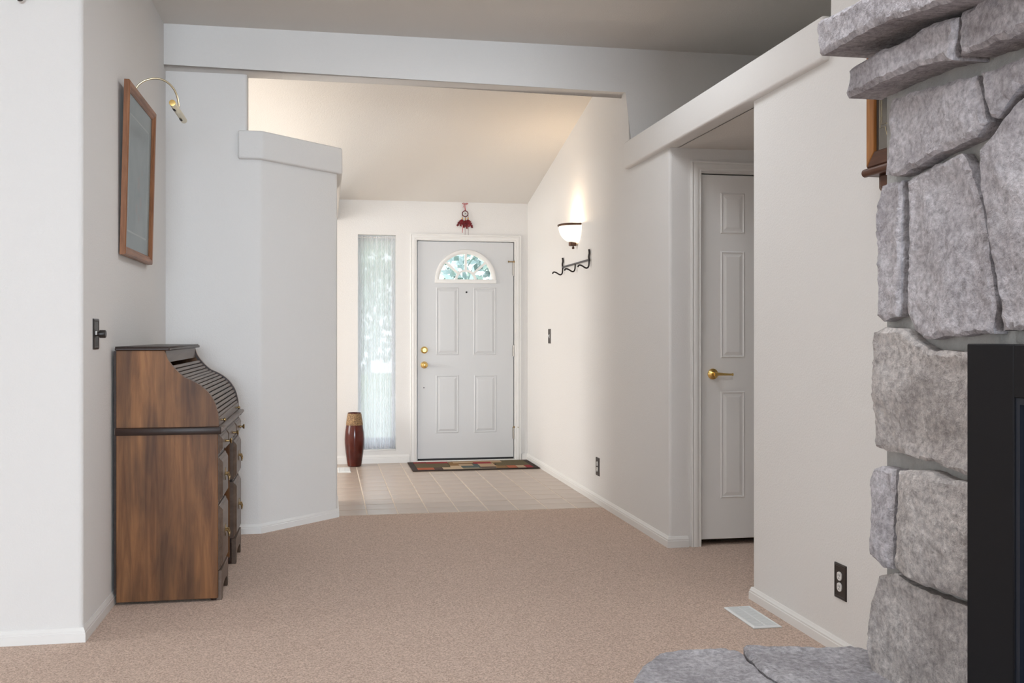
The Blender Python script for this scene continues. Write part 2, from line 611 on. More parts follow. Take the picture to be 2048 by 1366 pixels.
struct(prism('trim_3', [(3.52, ZS0), (YB0, ZS0), (YB0, ZS1), (3.52, ZS1)], 'x', XR - .033, XR + .07, 'wall_paint', bevel=.014),
       'long plant shelf ledge over the closet alcove')
# ceilings

struct(prism('ceiling_entry', [(YB1 - .1, foyer_z(YB1 - .1)), (YF + .1, foyer_z(YF + .1)), (YF + .1, foyer_z(YF + .1) + .1), (YB1 - .1, foyer_z(YB1 - .1) + .1)], 'x', -3.5, XR + .05, 'ceiling_paint'),
       'sloping ceiling of the entry')


# walls with openings: grid of rectangles in the wall plane, extruded
def wall_holes(name, axis, a0, a1, z0, z1, t0, t1, holes, mname, label=None):
    As = sorted({a0, a1, *[h[0] for h in holes], *[h[1] for h in holes]})
    Zs = sorted({z0, z1, *[h[2] for h in holes], *[h[3] for h in holes]})
    bm = bmesh.new()
    f = AX[axis]
    vv = {}

    def V(a, z, t):
        k = (round(a, 5), round(z, 5), t)
        if k not in vv:
            vv[k] = bm.verts.new(f(a, z, t))
        return vv[k]
    inside = lambda a, z: a0 < a < a1 and z0 < z < z1 and not any(h[0] < a < h[1] and h[2] < z < h[3] for h in holes)
    for i in range(len(As) - 1):
        for j in range(len(Zs) - 1):
            am, zm = (As[i] + As[i + 1]) / 2, (Zs[j] + Zs[j + 1]) / 2
            if not inside(am, zm):
                continue
            q = [(As[i], Zs[j]), (As[i + 1], Zs[j]), (As[i + 1], Zs[j + 1]), (As[i], Zs[j + 1])]
            bm.faces.new([V(a, z, t0) for a, z in q])
            bm.faces.new([V(a, z, t1) for a, z in q][::-1])
            for (p, s), (da, dz) in zip(((q[0], q[1]), (q[1], q[2]), (q[2], q[3]), (q[3], q[0])), ((0, -1), (1, 0), (0, 1), (-1, 0))):
                ma, mz = (p[0] + s[0]) / 2 + da * .003, (p[1] + s[1]) / 2 + dz * .003
                if not inside(ma, mz):
                    bm.faces.new((V(*p, t0), V(*s, t0), V(*s, t1), V(*p, t1)))
    return struct(finish(bm, name, mname), label)


wall_holes('ceiling', 'z', -5, 3.2, -12.1, YB0 + .02, ZC, ZC + .15, [(.45, 1.25, 4.17, 5.07), (-.15, 1.25, 1.1, 2.1)], 'ceiling_paint', 'flat pale ceiling of the living room')  # both openings are invented, cut for the added ceiling lights
# door and sidelight measured on the front wall
dTL, dBR = on_y(835, 484, YF), on_y(1028.3, 914.5, YF)
DX0, DX1, DZ1 = dTL.x, dTL.x + .914, 2.062
WX0, WX1, WZ0, WZ1 = .293, .642, .114, 2.112
wall_holes('wall_front', 'y', -3.5, XR, -.1, 2.62, YF, YF + .14, [(WX0, WX1, WZ0, WZ1), (DX0 - .022, DX1 + .022, -.1, DZ1 + .022)], 'wall_paint',
           'entry wall with the white front door and tall sidelight')
# closet wall in the alcove
c0 = on_y(1404, 348, YA)
CX0, CX1, CZ1 = c0.x, c0.x + .76, c0.z
wall_holes('wall_alcove_back', 'y', XR + .113, 3.2, -.1, ZS0 + .01, YA, YA + .12, [(CX0 - .02, CX1 + .02, -.1, CZ1 + .02)], 'wall_paint',
           'alcove wall that holds the closet door')
struct(box('wall_closet_inner', (XR + .113, YA + .6, -.1), (3.2, YA + .65, ZS0), 'wall_paint'))
# the parts of the living room and dining room behind and beside the view, with rear and dining windows
wall_holes('wall_rear', 'y', -5, XR + .1, -.1, 3.1, -12.14, -12, [(-2.0, 1.7, .5, 2.8)], 'wall_paint')
wall_holes('wall_living_left', 'x', -12.1, 4.115, -.1, 3.1, -5.14, -5, [(3.1, 4.0, .5, 2.5)], 'wall_paint')  # opening invented for the added side light
wall_holes('wall_dining_left', 'x', 6.3, YF + .14, -.1, 3.2, -3.64, -3.5, [(7.0, 8.8, .5, 2.2)], 'wall_paint')


def bare_window(name, axis, a0, a1, z0, z1, t):
    bm = bmesh.new()
    f = AX[axis]
    n = 3
    for k in range(n + 1):
        a = a0 + (a1 - a0) * k / n
        a = min(max(a, a0 + .03), a1 - .03)
        add_box(bm, f(a - .03, z0, t - .03), f(a + .03, z1, t + .03))
    for z in (z0 + .03, z1 - .03):
        add_box(bm, f(a0, z - .03, t - .028), f(a1, z + .03, t + .028))
    return struct(finish(bm, name, 'trim_paint'))


bare_window('window_2', 'y', -2.0, 1.7, .5, 2.8, -12.08)
bare_window('window_3', 'x', 7.0, 8.8, .5, 2.2, -3.58)

# baseboards
bprof = [(-.004, -.02), (.013, -.02), (.013, .052), (.0105, .055), (.0105, .066), (.008, .069), (.006, .082), (.003, .087), (-.004, .087)]


def baseboard(name, path, ht):
    bm = bmesh.new()
    add_sweep(bm, [(o, h * ht / .087 if h > 0 else h) for o, h in bprof], path, lambda a, b, h: Vector((a, b, h)))
    return struct(finish(bm, name, 'trim_paint'))


baseboard('baseboard_right', [(XR, -11.9), (XR, 4.22), (2.6, 4.22)], .056)
baseboard('baseboard_hall', [(CX0 - .082, YA), (XR, YA), (XR, YF), (DX1 + .075, YF)], .062)
baseboard('baseboard_entry', [(DX0 - .075, YF), (-3.4, YF)], .076)
baseboard('baseboard_left', [(-.05, 7.22), (.075, 7.22), (.075, YP + .46), (-.383, YP), (XL, YP), (XL, 4.115), (-4.9, 4.115)], .056)

# ------------------------------------------------------------------ casing profile for doors
cprof = [(0, 0), (0, .012), (.006, .015), (.012, .012), (.018, .016), (.040, .018), (.046, .014), (.052, .018), (.058, .016), (.060, 0)]


def casing(name, x0, x1, z1, y, parent):
    """U-shaped trim, opening edge at x0..x1, z1"""
    bm = bmesh.new()
    add_sweep(bm, cprof, [(x0, -.005), (x0, z1), (x1, z1), (x1, -.005)], lambda a, b, h: Vector((a, y - h, b)))
    return finish(bm, name, 'trim_paint', parent)


def raised_panel(name, x0, x1, z0, z1, y, parent, mname, edge=.010, field=.038, lift=.006):
    """moulded panel: a sunk groove frame and a raised field, built proud of a slab face at y (towards -y)"""
    bm = bmesh.new()
    rings = []
    for ins, dep in ((0, 0), (.004, .004), (edge, .005), (edge + .004, -.001), (field, lift), (field + .0001, lift)):
        rings.append([bm.verts.new((x, y - dep, z)) for x, z in ((x0 + ins, z0 + ins), (x1 - ins, z0 + ins), (x1 - ins, z1 - ins), (x0 + ins, z1 - ins))])
    for a, b in zip(rings, rings[1:]):
        for k in range(4):
            bm.faces.new((a[k], a[(k + 1) % 4], b[(k + 1) % 4], b[k]))
    bm.faces.new(rings[-1])
    return finish(bm, name, mname, parent, angle=15)


# ------------------------------------------------------------------ front door
YD = YF + .012                                        # inner face of the slab
door = thing('door_1', 'white entrance door with a half-round sunburst window', 'door', (0, 0, 0))
del door['category']
door['kind'] = 'structure'
door.location = ((DX0 + DX1) / 2, YF, 0)
fan_c = on_y(931.5, 561, YD)
RO, RI, RS = .292, .252, .092
bm = bmesh.new()
# slab with a half-round hole: fan of quads around the hole
zs0 = .020
hole = [(fan_c.x + RI * math.cos(PI * k / 24), fan_c.z + .0 + RI * math.sin(PI * k / 24)) for k in range(25)]
for t in (YD, YD + .044):
    fr = [bm.verts.new((a, t, b)) for a, b in hole]
    tr, tl = bm.verts.new((DX1 - .003, t, DZ1 - .003)), bm.verts.new((DX0 + .003, t, DZ1 - .003))
    mr, ml = bm.verts.new((DX1 - .003, t, fan_c.z)), bm.verts.new((DX0 + .003, t, fan_c.z))
    br, bl = bm.verts.new((DX1 - .003, t, zs0)), bm.verts.new((DX0 + .003, t, zs0))
    for k in range(24):
        ang = PI * (k + .5) / 24
        tgt = mr if ang < PI / 6 else tr if ang < PI / 2 else tl if ang < PI * 5 / 6 else ml
        bm.faces.new((fr[k], fr[k + 1], tgt))
    bm.faces.new((fr[4], tr, mr)); bm.faces.new((fr[12], tl, tr)); bm.faces.new((fr[20], ml, tl))
    bm.faces.new([ml, bl, br, mr, fr[0], fr[24]])
bmesh.ops.holes_fill(bm, edges=[], sides=0)
bm.verts.ensure_lookup_table()
nv = len(bm.verts) // 2
V_ = list(bm.verts)
fa, fb = V_[:25], V_[nv:nv + 25]
for k in range(24):
    bm.faces.new((fa[k], fb[k], fb[k + 1], fa[k + 1]))
bm.faces.new((fa[24], fb[24], fb[0], fa[0]))
o_ = [V_[i] for i in (26, 28, 30, 29, 27, 25)]         # tl ml bl br mr tr? see creation order
order = {'tr': 25, 'tl': 26, 'mr': 27, 'ml': 28, 'br': 29, 'bl': 30}
ringo = [order[k] for k in ('tl', 'ml', 'bl', 'br', 'mr', 'tr')]
for k in range(6):
    i, j = ringo[k], ringo[(k + 1) % 6]
    bm.faces.new((V_[i], V_[j], V_[nv + j], V_[nv + i]))
slab = finish(bm, 'door_slab', 'door_paint', door)
# jamb: three boards in the opening
bm = bmesh.new()
add_box(bm, (DX0 - .021, YF + .001, -.004), (DX0 - .004, YF + .139, DZ1 + .021))
add_box(bm, (DX1 + .004, YF + .001, -.004), (DX1 + .021, YF + .139, DZ1 + .021))
add_box(bm, (DX0 - .004, YF + .001, DZ1 + .004), (DX1 + .004, YF + .139, DZ1 + .021))
for x in (DX0 - .004, DX1 - .012):                     # stops
    add_box(bm, (x, YD + .047, 0), (x + .016, YD + .065, DZ1 + .004))
add_box(bm, (DX0 - .004, YD + .047, DZ1 - .01), (DX1 + .004, YD + .065, DZ1 + .004))
finish(bm, 'jamb', 'trim_paint', door)
casing('casing', DX0 - .008, DX1 + .008, DZ1 + .008, YF, door)
box('door_sweep', (DX0 + .004, YD - .004, .014), (DX1 - .004, YD + .03, .031), 'rubber_black', door)
box('threshold', (DX0 - .02, YF - .03, -.004), (DX1 + .02, YF + .13, .013), 'trim_paint', door, .003, 1)
for (a, b, c, d) in ((872, 917, 575, 710), (946.5, 992, 575.5, 710), (871.5, 917, 750, 866.5), (948, 992.5, 750, 865)):
    p, q = on_y(a, d, YD), on_y(b, c, YD)
    raised_panel('panel', p.x, q.x, p.z, q.z, YD, slab, 'door_paint')
# fanlight
fl = bmesh.new()
fpr = [(RO, 0), (RO - .004, .012), (RO - .014, .016), (RI + .012, .014), (RI - .002, .006), (RI - .004, -.03)]
rows = []
for r, d in fpr:
    rows.append([fl.verts.new((fan_c.x + r * math.cos(PI * k / 32), YD - d, fan_c.z + r * math.sin(PI * k / 32))) for k in range(33)])
for a, b in zip(rows, rows[1:]):
    for k in range(32):
        fl.faces.new((a[k], a[k + 1], b[k + 1], b[k]))
add_box(fl, (fan_c.x - RO, YD - .015, fan_c.z - .026), (fan_c.x + RO, YD + .002, fan_c.z + .010), .003, 1)
fanlight = finish(fl, 'fanlight_frame', 'trim_paint', slab)
fanlight['label'] = 'half-round window frame with sunburst bars'
bm = bmesh.new()
for a in (PI / 2, math.radians(42), math.radians(138)):
    d = Vector((math.cos(a), 0, math.sin(a)))
    n_ = Vector((-d.z, 0, d.x))
    p0 = fan_c + d * (RS - .006); p1 = fan_c + d * (RI + .004)
    vs = []
    for y in (YD - .010, YD + .02):
        for p, s in ((p0, -1), (p0, 1), (p1, 1), (p1, -1)):
            q = p + n_ * .0105 * s
            vs.append(bm.verts.new((q.x, y, q.z)))
    bm.faces.new(vs[:4]); bm.faces.new(vs[4:][::-1])
    for k in range(4):
        bm.faces.new((vs[k], vs[(k + 1) % 4], vs[4 + (k + 1) % 4], vs[4 + k]))
rws = []
for r, y in ((RS - .011, YD + .02), (RS - .011, YD - .011), (RS + .011, YD - .011), (RS + .011, YD + .02)):
    rws.append([bm.verts.new((fan_c.x + r * math.cos(PI * k / 16), y, fan_c.z + r * math.sin(PI * k / 16))) for k in range(17)])
for a, b in zip(rws, rws[1:]):
    for k in range(16):
        bm.faces.new((a[k], a[k + 1], b[k + 1], b[k]))
finish(bm, 'sunburst_bars', 'trim_paint', slab)


def fan_pane(r0, r1, a0, a1):
    bm = bmesh.new()
    n = 10
    vs = [(r1, a0 + (a1 - a0) * k / n) for k in range(n + 1)] + [(r0, a1 + (a0 - a1) * k / n) for k in range(n + 1)]
    if r0 < 1e-4:
        vs = vs[:n + 1]
    bm.faces.new([bm.verts.new((fan_c.x + r * math.cos(a), YD + .022, fan_c.z + r * math.sin(a))) for r, a in vs])
    return finish(bm, 'pane', 'window_glass', slab)


lims = [0, math.radians(42), PI / 2, math.radians(138), PI]
for a, b in zip(lims, lims[1:]):
    fan_pane(RS, RI, a, b)
fan_pane(0, RS, 0, PI)
# hardware
kx = on_y(848.5, 700, YD)
lathe('deadbolt', [(.0, 0), (.033, 0), (.033, -.006), (.026, -.012), (.020, -.018), (.018, -.026), (0, -.026)], (kx.x, YD, kx.z), 'brass', slab, 'y', 24)
kz = on_y(848.5, 730, YD)
lathe('door_knob', [(0, 0), (.034, 0), (.033, -.006), (.016, -.012), (.013, -.03), (.024, -.04), (.029, -.052), (.026, -.064), (.014, -.071), (0, -.072)],
      (kz.x, YD, kz.z), 'brass', slab, 'y', 24)
p = on_y(933, 584.5, YD)
lathe('peephole', [(0, -.004), (.0085, -.004), (.0085, 0), (0, 0)], (p.x, YD - .0005, p.z), 'slot_black', slab, 'y', 14)
p = on_y(847.8, 775.5, YD)
lathe('screw_hole', [(0, -.003), (.0055, -.003), (.0055, 0), (0, 0)], (p.x, YD - .0005, p.z), 'slot_black', slab, 'y', 10)
for v0, v1, stop in ((523, 552, -1), (690, 713, 0), (853, 878, 1)):
    a, b = on_y(1028.8, v1, YD), on_y(1028.8, v0, YD)
    bm = bmesh.new()
    add_lathe(bm, [(0, a.z), (.0065, a.z), (.0065, b.z), (0, b.z)], (DX1 + .001, YD - .006, 0), 'z', 10)
    add_box(bm, (DX1 - .014, YD - .0025, a.z + .004), (DX1 + .014, YD - .0005, b.z - .004))
    hg = finish(bm, 'hinge', 'steel_hinge', door)
    if stop:
        bm = bmesh.new()
        zz = b.z - .004
        if stop < 0:
            add_tube(bm, [(DX1 - .052, YD - .018, zz), (DX1 + .012, YD - .010, zz)], .005, 8)
            add_tube(bm, [(DX1 - .058, YD - .018, zz), (DX1 - .050, YD - .018, zz)], .009, 10)
        else:
            add_tube(bm, [(DX1 - .004, YD - .010, zz), (DX1 + .034, YD - .020, zz)], .005, 8)
            add_tube(bm, [(DX1 + .032, YD - .020, zz), (DX1 + .042, YD - .020, zz)], .010, 10)
        add_tube(bm, [(DX1 + .001, YD - .006, zz - .008), (DX1 + .001, YD - .006, zz + .008)], .009, 10)
        finish(bm, 'door_stop', 'brass_aged', hg)

# ------------------------------------------------------------------ sidelight and its curtain
win = bpy.data.objects.new('window_1', None)
C.objects.link(win)
win.location = ((WX0 + WX1) / 2, YF + .1, WZ0)
struct(win, 'tall narrow sidelight window beside the front door')
bm = bmesh.new()
fw = .032
for (a, b, c, d) in ((WX0, WX0 + fw, WZ0, WZ1), (WX1 - fw, WX1, WZ0, WZ1), (WX0 + fw, WX1 - fw, WZ0, WZ0 + .05), (WX0 + fw, WX1 - fw, WZ1 - .06, WZ1)):
    add_box(bm, (a, YF + .085, c), (b, YF + .13, d))
finish(bm, 'window_frame', 'trim_paint', win)
box('pane', (WX0 + fw - .005, YF + .104, WZ0 + .045), (WX1 - fw + .005, YF + .108, WZ1 - .055), 'window_glass', win)
box('window_sill', (WX0 + .001, YF + .002, WZ0 + .0005), (WX1 - .001, YF + .086, WZ0 + .012), 'trim_paint', win, .003, 1)
cur = thing('sheer_curtain', 'sheer white pleated curtain hanging in the sidelight beside the front door', 'curtain', ((WX0 + WX1) / 2, YF + .04, WZ0 + .014))
bm = bmesh.new()
n = 150
ph = [random.uniform(-.5, .5) for _ in range(n + 1)]
cx0, cx1 = WX0 + .010, WX1 - .006
zrows = [WZ0 + .016, WZ0 + .12, WZ0 + .135, .8, 1.5, WZ1 - .045, WZ1 - .03, WZ1 - .012]
rows = []
for z in zrows:
    amp = .011 if z < WZ1 - .1 else .006
    rows.append([bm.verts.new((cx0 + (cx1 - cx0) * k / n, YF + .045 + amp * math.sin(k * 2 * PI / 6.3 + ph[k] * .35) + .004 * math.sin(k * .31), z)) for k in range(n + 1)])
for a, b in zip(rows, rows[1:]):
    for k in range(n):
        bm.faces.new((a[k], a[k + 1], b[k + 1], b[k]))
finish(bm, 'fabric', 'sheer', cur, 80)
bm = bmesh.new()
vs = [[bm.verts.new((cx0 + (cx1 - cx0) * k / n, YF + .0435 + .011 * math.sin(k * 2 * PI / 6.3 + ph[k] * .35) + .004 * math.sin(k * .31), z)) for k in range(n + 1)] for z in (WZ0 + .017, WZ0 + .119)]
for k in range(n):
    bm.faces.new((vs[0][k], vs[0][k + 1], vs[1][k + 1], vs[1][k]))
finish(bm, 'hem', 'sheer', cur, 80)
tube('curtain_rod', [(WX0 + .002, YF + .046, WZ1 - .022), (WX1 - .002, YF + .046, WZ1 - .022)], .005, 'trim_paint', cur)

# ------------------------------------------------------------------ closet door
YC = YA + .016
cd = bpy.data.objects.new('door_2', None)
C.objects.link(cd)
cd.location = ((CX0 + CX1) / 2, YA, 0)
struct(cd, 'white six-panel closet door in the alcove')
cslab = box('door_slab', (CX0, YC, .034), (CX1, YC + .035, CZ1), 'closet_paint', cd, .002, 1)
bm = bmesh.new()
add_box(bm, (CX0 - .019, YA + .001, -.004), (CX0 - .004, YA + .119, CZ1 + .019))
add_box(bm, (CX1 + .004, YA + .001, -.004), (CX1 + .019, YA + .119, CZ1 + .019))
add_box(bm, (CX0 - .004, YA + .001, CZ1 + .006), (CX1 + .004, YA + .119, CZ1 + .019))
finish(bm, 'jamb', 'trim_paint', cd)
casing('casing', CX0 - .008, CX1 + .008, CZ1 + .012, YA, cd)
for (v0, v1) in ((387, 467), (503, 716), (782, 996.5)):
    p, q = on_y(1441, v1, YC), on_y(1489.5, v0, YC)
    for x0, x1 in ((p.x, q.x), (CX1 - (q.x - CX0), CX1 - (p.x - CX0))):
        raised_panel('panel', x0, x1, p.z, q.z, YC, cslab, 'closet_paint', .008, .034, .005)
hc = on_y(1425.5, 748, YC)
hd = lathe('door_lever', [(0, 0), (.031, 0), (.030, -.005), (.022, -.010), (.013, -.014), (.012, -.045), (.0, -.045)], (hc.x, YC, hc.z), 'brass', cslab, 'y', 28)
bm = bmesh.new()
lv = smooth_path([(hc.x - .006, YC - .046, hc.z), (hc.x + .02, YC - .050, hc.z + .001), (hc.x + .06, YC - .046, hc.z - .001), (hc.x + .095, YC - .040, hc.z - .002), (hc.x + .104, YC - .038, hc.z - .002)], 5)
add_tube(bm, lv, [.011 - .005 * min(1, i / 12) + (.002 if i > len(lv) - 4 else 0) for i in range(len(lv))], 12)
finish(bm, 'lever', 'brass', cslab)

# ------------------------------------------------------------------ roll-top desk
Y0, Y1 = 4.632, 5.690
XB = XL + .022
desk = thing('rolltop_desk', 'brown stained wooden roll-top desk with slatted cover and brass pulls', 'desk', (-.67, (Y0 + Y1) / 2, 0))
S = [(329, 699.3), (333.8, 715.4), (340, 726), (348.3, 736.4), (358.5, 746.5), (369.2, 754.9), (387, 763), (403, 772.6), (416, 784.7), (427.2, 800.8), (433.7, 818.5), (436.9, 834.6), (437.7, 853)]
sp = [on_y(u, v, Y0) for u, v in S]
sp2 = smooth_path([(p.x, p.z, 0) for p in sp], 4)
curve = [(p.x, p.y) for p in sp2]
ZM0, ZM1 = .752, .778           # writing surface board
ZT = 1.137
gable = [(XB, ZM1), (XB, ZT - .018)] + [c for c in curve if c[1] < ZT - .018 and c[1] > ZM1 + .002]
gable[2:2] = [(curve[0][0] - .002, ZT - .018)]
gable.append((curve[-1][0], ZM1))
XFR = curve[-1][0]              # front plane of the case
for ya, yb, nm in ((Y0, Y0 + .019, 'gable_panel'), (Y1 - .019, Y1, 'gable_panel')):
    prism(nm, gable, 'y', ya, yb, 'desk_side', desk, .0015, None, 1)
for ya, yb in ((Y0, Y0 + .019), (Y1 - .019, Y1)):
    box('side_panel', (XB, ya, .012), (XFR - .004, yb, ZM0), 'desk_side', desk, .0015, 1)
# edge moulding strips of the gables
for ya, yb in ((Y0 + .019, Y0 + .026), (Y1 - .026, Y1 - .019)):
    bm = bmesh.new()
    pr = [c for c in curve if c[1] < ZT - .02 and c[1] > ZM1]
    for (a, b), (c, d) in zip(pr, pr[1:]):
        vs = []
        for (x, z) in ((a, b), (c, d)):
            for y in (ya, yb):
                vs.append(bm.verts.new((x, y, z)))
                vs.append(bm.verts.new((x - .012, y, z - .006)))
        bm.faces.new((vs[0], vs[2], vs[6], vs[4])); bm.faces.new((vs[1], vs[5], vs[7], vs[3]))
        bm.faces.new((vs[0], vs[4], vs[5], vs[1])); bm.faces.new((vs[2], vs[3], vs[7], vs[6]))
    bmesh.ops.remove_doubles(bm, verts=bm.verts, dist=1e-5)
    finish(bm, 'edge_moulding', 'desk_dark', desk)
XTOP = on_y(399, 691, Y1).x
bm = bmesh.new()
add_box(bm, (XB - .004, Y0 - .012, ZT - .018), (XTOP, Y1 + .012, ZT - .005), .003, 1)
add_box(bm, (XB - .004, Y0 - .008, ZT - .006), (XTOP - .006, Y1 + .008, ZT), .002, 1)
finish(bm, 'top_board', 'desk_dark', desk)
box('frieze_board', (curve[0][0] - .012, Y0 + .019, ZT - .072), (curve[0][0] + .004, Y1 - .019, ZT - .018), 'desk_front', desk)
bm = bmesh.new()
mpf = [(XB - .004, ZM0), (XFR + .010, ZM0), (XFR + .016, ZM0 + .006), (XFR + .022, ZM0 + .010), (XFR + .026, ZM0 + .018), (XFR + .024, ZM1 - .002), (XFR + .018, ZM1), (XB - .004, ZM1)]
add_prism(bm, mpf, 'y', Y0 - .016, Y1 + .016)
finish(bm, 'writing_board', 'desk_front', desk)
# dark bead under the writing board on the sides
for ya, yb in ((Y0 - .020, Y0), (Y1, Y1 + .020)):
    bm = bmesh.new()
    add_box(bm, (XB - .002, ya, ZM0 - .006), (XFR + .012, yb, ZM1 + .001), .005, 2)
    finish(bm, 'side_moulding', 'desk_dark', desk)
box('back_panel', (XB - .010, Y0 + .005, .05), (XB, Y1 - .005, ZT - .02), 'desk_dark', desk)
# tambour
tam_pts = [c for c in curve if c[1] < ZT - .075]
inset = [(x - .010, z - .008) for x, z in tam_pts]
bm = bmesh.new()
r1_ = [bm.verts.new((x - .006, Y0 + .02, z - .003)) for x, z in inset]
r2_ = [bm.verts.new((x - .006, Y1 - .02, z - .003)) for x, z in inset]
for k in range(len(inset) - 1):
    bm.faces.new((r1_[k], r1_[k + 1], r2_[k + 1], r2_[k]))
tam = finish(bm, 'tambour', 'tambour_cloth', desk)
L_ = [0]
for a, b in zip(inset, inset[1:]):
    L_.append(L_[-1] + math.hypot(b[0] - a[0], b[1] - a[1]))


def along(s):
    for k in range(len(L_) - 1):
        if s <= L_[k + 1] or k == len(L_) - 2:
            t = (s - L_[k]) / (L_[k + 1] - L_[k])
            a, b = inset[k], inset[k + 1]
            return Vector((a[0] + (b[0] - a[0]) * t, a[1] + (b[1] - a[1]) * t)), Vector((b[0] - a[0], b[1] - a[1])).normalized()


RAIL = .040
NS = 16
pitch = (L_[-1] - RAIL) / NS
bm = bmesh.new()
hw_ = pitch * .5 - .0022
prf = [(-hw_, -.005), (-hw_, .003), (-hw_ * .6, .0065), (0, .0075), (hw_ * .6, .0065), (hw_, .003), (hw_, -.005)]
add_prism(bm, [(a, b) for a, b in prf], 'y', -(Y1 - Y0) / 2 + .021, (Y1 - Y0) / 2 - .021)
sl0 = finish(bm, 'slat', 'desk_front', tam, loc=Vector((0, 0, 0)))
for k in range(NS):
    c, d = along((k + .5) * pitch)
    o = sl0 if k == 0 else sl0.copy()
    if k:
        C.objects.link(o)
    o.location = (c.x, (Y0 + Y1) / 2, c.y)
    # local x runs down the curve, local z is the outward normal
    xax = Vector((d.x, 0, d.y)); zax = Vector((-d.y, 0, d.x))
    if zax.x < 0 and zax.z < 0:
        zax = -zax
    yax = zax.cross(xax)
    o.rotation_euler = Matrix((xax, yax, zax)).transposed().to_euler()
c, d = along(L_[-1] - RAIL / 2)
rail = box('lift_rail', (c.x - .008, Y0 + .021, ZM1 + .001), (c.x + .010, Y1 - .021, ZM1 + RAIL), 'desk_front', desk, .002, 1)
for y in (Y0 + .12, Y1 - .17):
    lathe('knob', [(0, 0), (.004, 0), (.004, .008), (.009, .012), (.009, .017), (.004, .021), (0, .021)], (c.x + .010, y, ZM1 + .022), 'brass_aged', rail, 'x', 14)
# pedestals
PD = [(Y0 + .019, Y0 + .30), (Y1 - .32, Y1 - .019)]
ZD0 = .128
for a, b in PD:
    bm = bmesh.new()
    add_box(bm, (XB, a, ZD0 - .02), (XFR - .006, b, ZM0))
    finish(bm, 'pedestal', 'desk_dark', desk)
for y in (PD[0][1], PD[1][0] - .006):
    box('kneehole_panel', (XB + .02, y, .02), (XFR - .02, y + .006, ZM0 - .085), 'desk_side', desk)
box('kneehole_back', (XB + .004, PD[0][1], .25), (XB + .016, PD[1][0], ZM0), 'desk_side', desk)
box('apron_rail', (XFR - .05, PD[0][1], ZM0 - .10), (XFR - .008, PD[1][0], ZM0), 'desk_dark', desk)
box('lower_rail', (XFR - .02, PD[0][1], ZM0 - .105), (XFR - .002, PD[1][0], ZM0 - .088), 'desk_front', desk)


def drawer(y0, y1, z0, z1, kind):
    bm = bmesh.new()
    rings = []
    for ins, dep in ((0, -.014), (0, .004), (.005, .009), (.010, .010), (.013, .014), (.024, .020), (.0241, .020)):
        rings.append([bm.verts.new((XFR - .006 + dep, y, z)) for y, z in ((y0 + ins, z0 + ins), (y1 - ins, z0 + ins), (y1 - ins, z1 - ins), (y0 + ins, z1 - ins))])
    for a, b in zip(rings, rings[1:]):
        for k in range(4):
            bm.faces.new((a[k], a[(k + 1) % 4], b[(k + 1) % 4], b[k]))
    bm.faces.new(rings[-1])
    dr = finish(bm, 'drawer', 'desk_front', desk, 12)
    xf = XFR + .014
    ym, zm = (y0 + y1) / 2, (z0 + z1) / 2
    if kind == 'knob':
        lathe('knob', [(0, 0), (.008, 0), (.005, .003), (.0045, .018), (.010, .021), (.013, .025), (.011, .029), (0, .030)], (xf, ym, zm), 'brass_aged', dr, 'x', 16)
    else:
        bm = bmesh.new()
        # back plate with a waisted outline and a swinging bail
        pl = []
        for k in range(24):
            a = 2 * PI * k / 24
            rr = .020 + .006 * math.cos(4 * a)
            pl.append((ym + rr * 1.5 * math.cos(a), zm + .008 + rr * math.sin(a) * 1.1))
        add_prism(bm, pl, 'x', xf - .001, xf + .002)
        for s in (-1, 1):
            add_tube(bm, [(xf, ym + s * .022, zm + .010), (xf + .014, ym + s * .022, zm + .010)], .0045, 8)
        add_tube(bm, smooth_path([(xf + .012, ym - .022, zm + .010), (xf + .016, ym - .024, zm - .006), (xf + .015, ym - .010, zm - .018), (xf + .015, ym, zm - .020),
                                  (xf + .015, ym + .010, zm - .018), (xf + .016, ym + .024, zm - .006), (xf + .012, ym + .022, zm + .010)], 4), .0032, 8)
        finish(bm, 'bail_pull', 'brass_aged', dr)
    return dr


for i, (a, b) in enumerate(PD):
    y0, y1 = (a - .004, b + .006) if i == 0 else (a - .006, b + .004)
    drawer(y0, y1, .655, .742, 'knob')
    drawer(y0, y1, .438, .638, 'bail')
    drawer(y0, y1, .134, .424, 'bail')
    # bracket foot with a scroll cut-out
    z1 = ZD0 + .004
    pts = [(y0, 0), (y0, z1), (y1, z1), (y1, 0), (y1 - .035, 0), (y1 - .045, .030), (y1 - .07, .055), (y1 - .10, .06), (y0 + .10, .06), (y0 + .07, .055), (y0 + .045, .030), (y0 + .035, 0)]
    prism('bracket_foot', pts, 'x', XFR - .012, XFR + .012, 'desk_front', desk, .0015, None, 1)
    for yy in (y0 + .02, y1 - .02):
        bm = bmesh.new()
        add_lathe(bm, [(0, 0), (.018, 0), (.022, .03), (.013, .055), (.020, .08), (.012, .11), (0, .11)], (XFR - .022, yy, .0), 'z', 12)
        finish(bm, 'turned_foot', 'desk_dark', desk)
drawer(PD[0][1] + .012, PD[1][0] - .012, .662, .742, 'knob')

# ------------------------------------------------------------------ framed picture and its brass light
fy0, fy1, fz0, fz1 = 4.787, 5.514, 1.555, 2.352
pic = thing('framed_picture', 'tall oak-framed picture under glass hanging above the desk', 'picture', (XL + .02, (fy0 + fy1) / 2, fz0))
lean = lambda z: .006 + .020 * (z - fz0) / (fz1 - fz0)          # the top hangs a little off the wall
fwid = .042
fprof = [(0, 0), (0, .022), (.006, .026), (.022, .024), (.030, .018), (.036, .018), (fwid, .012), (fwid, 0)]


def pm(a, b, h):
    return Vector((XL + lean(b) + h, a, b))


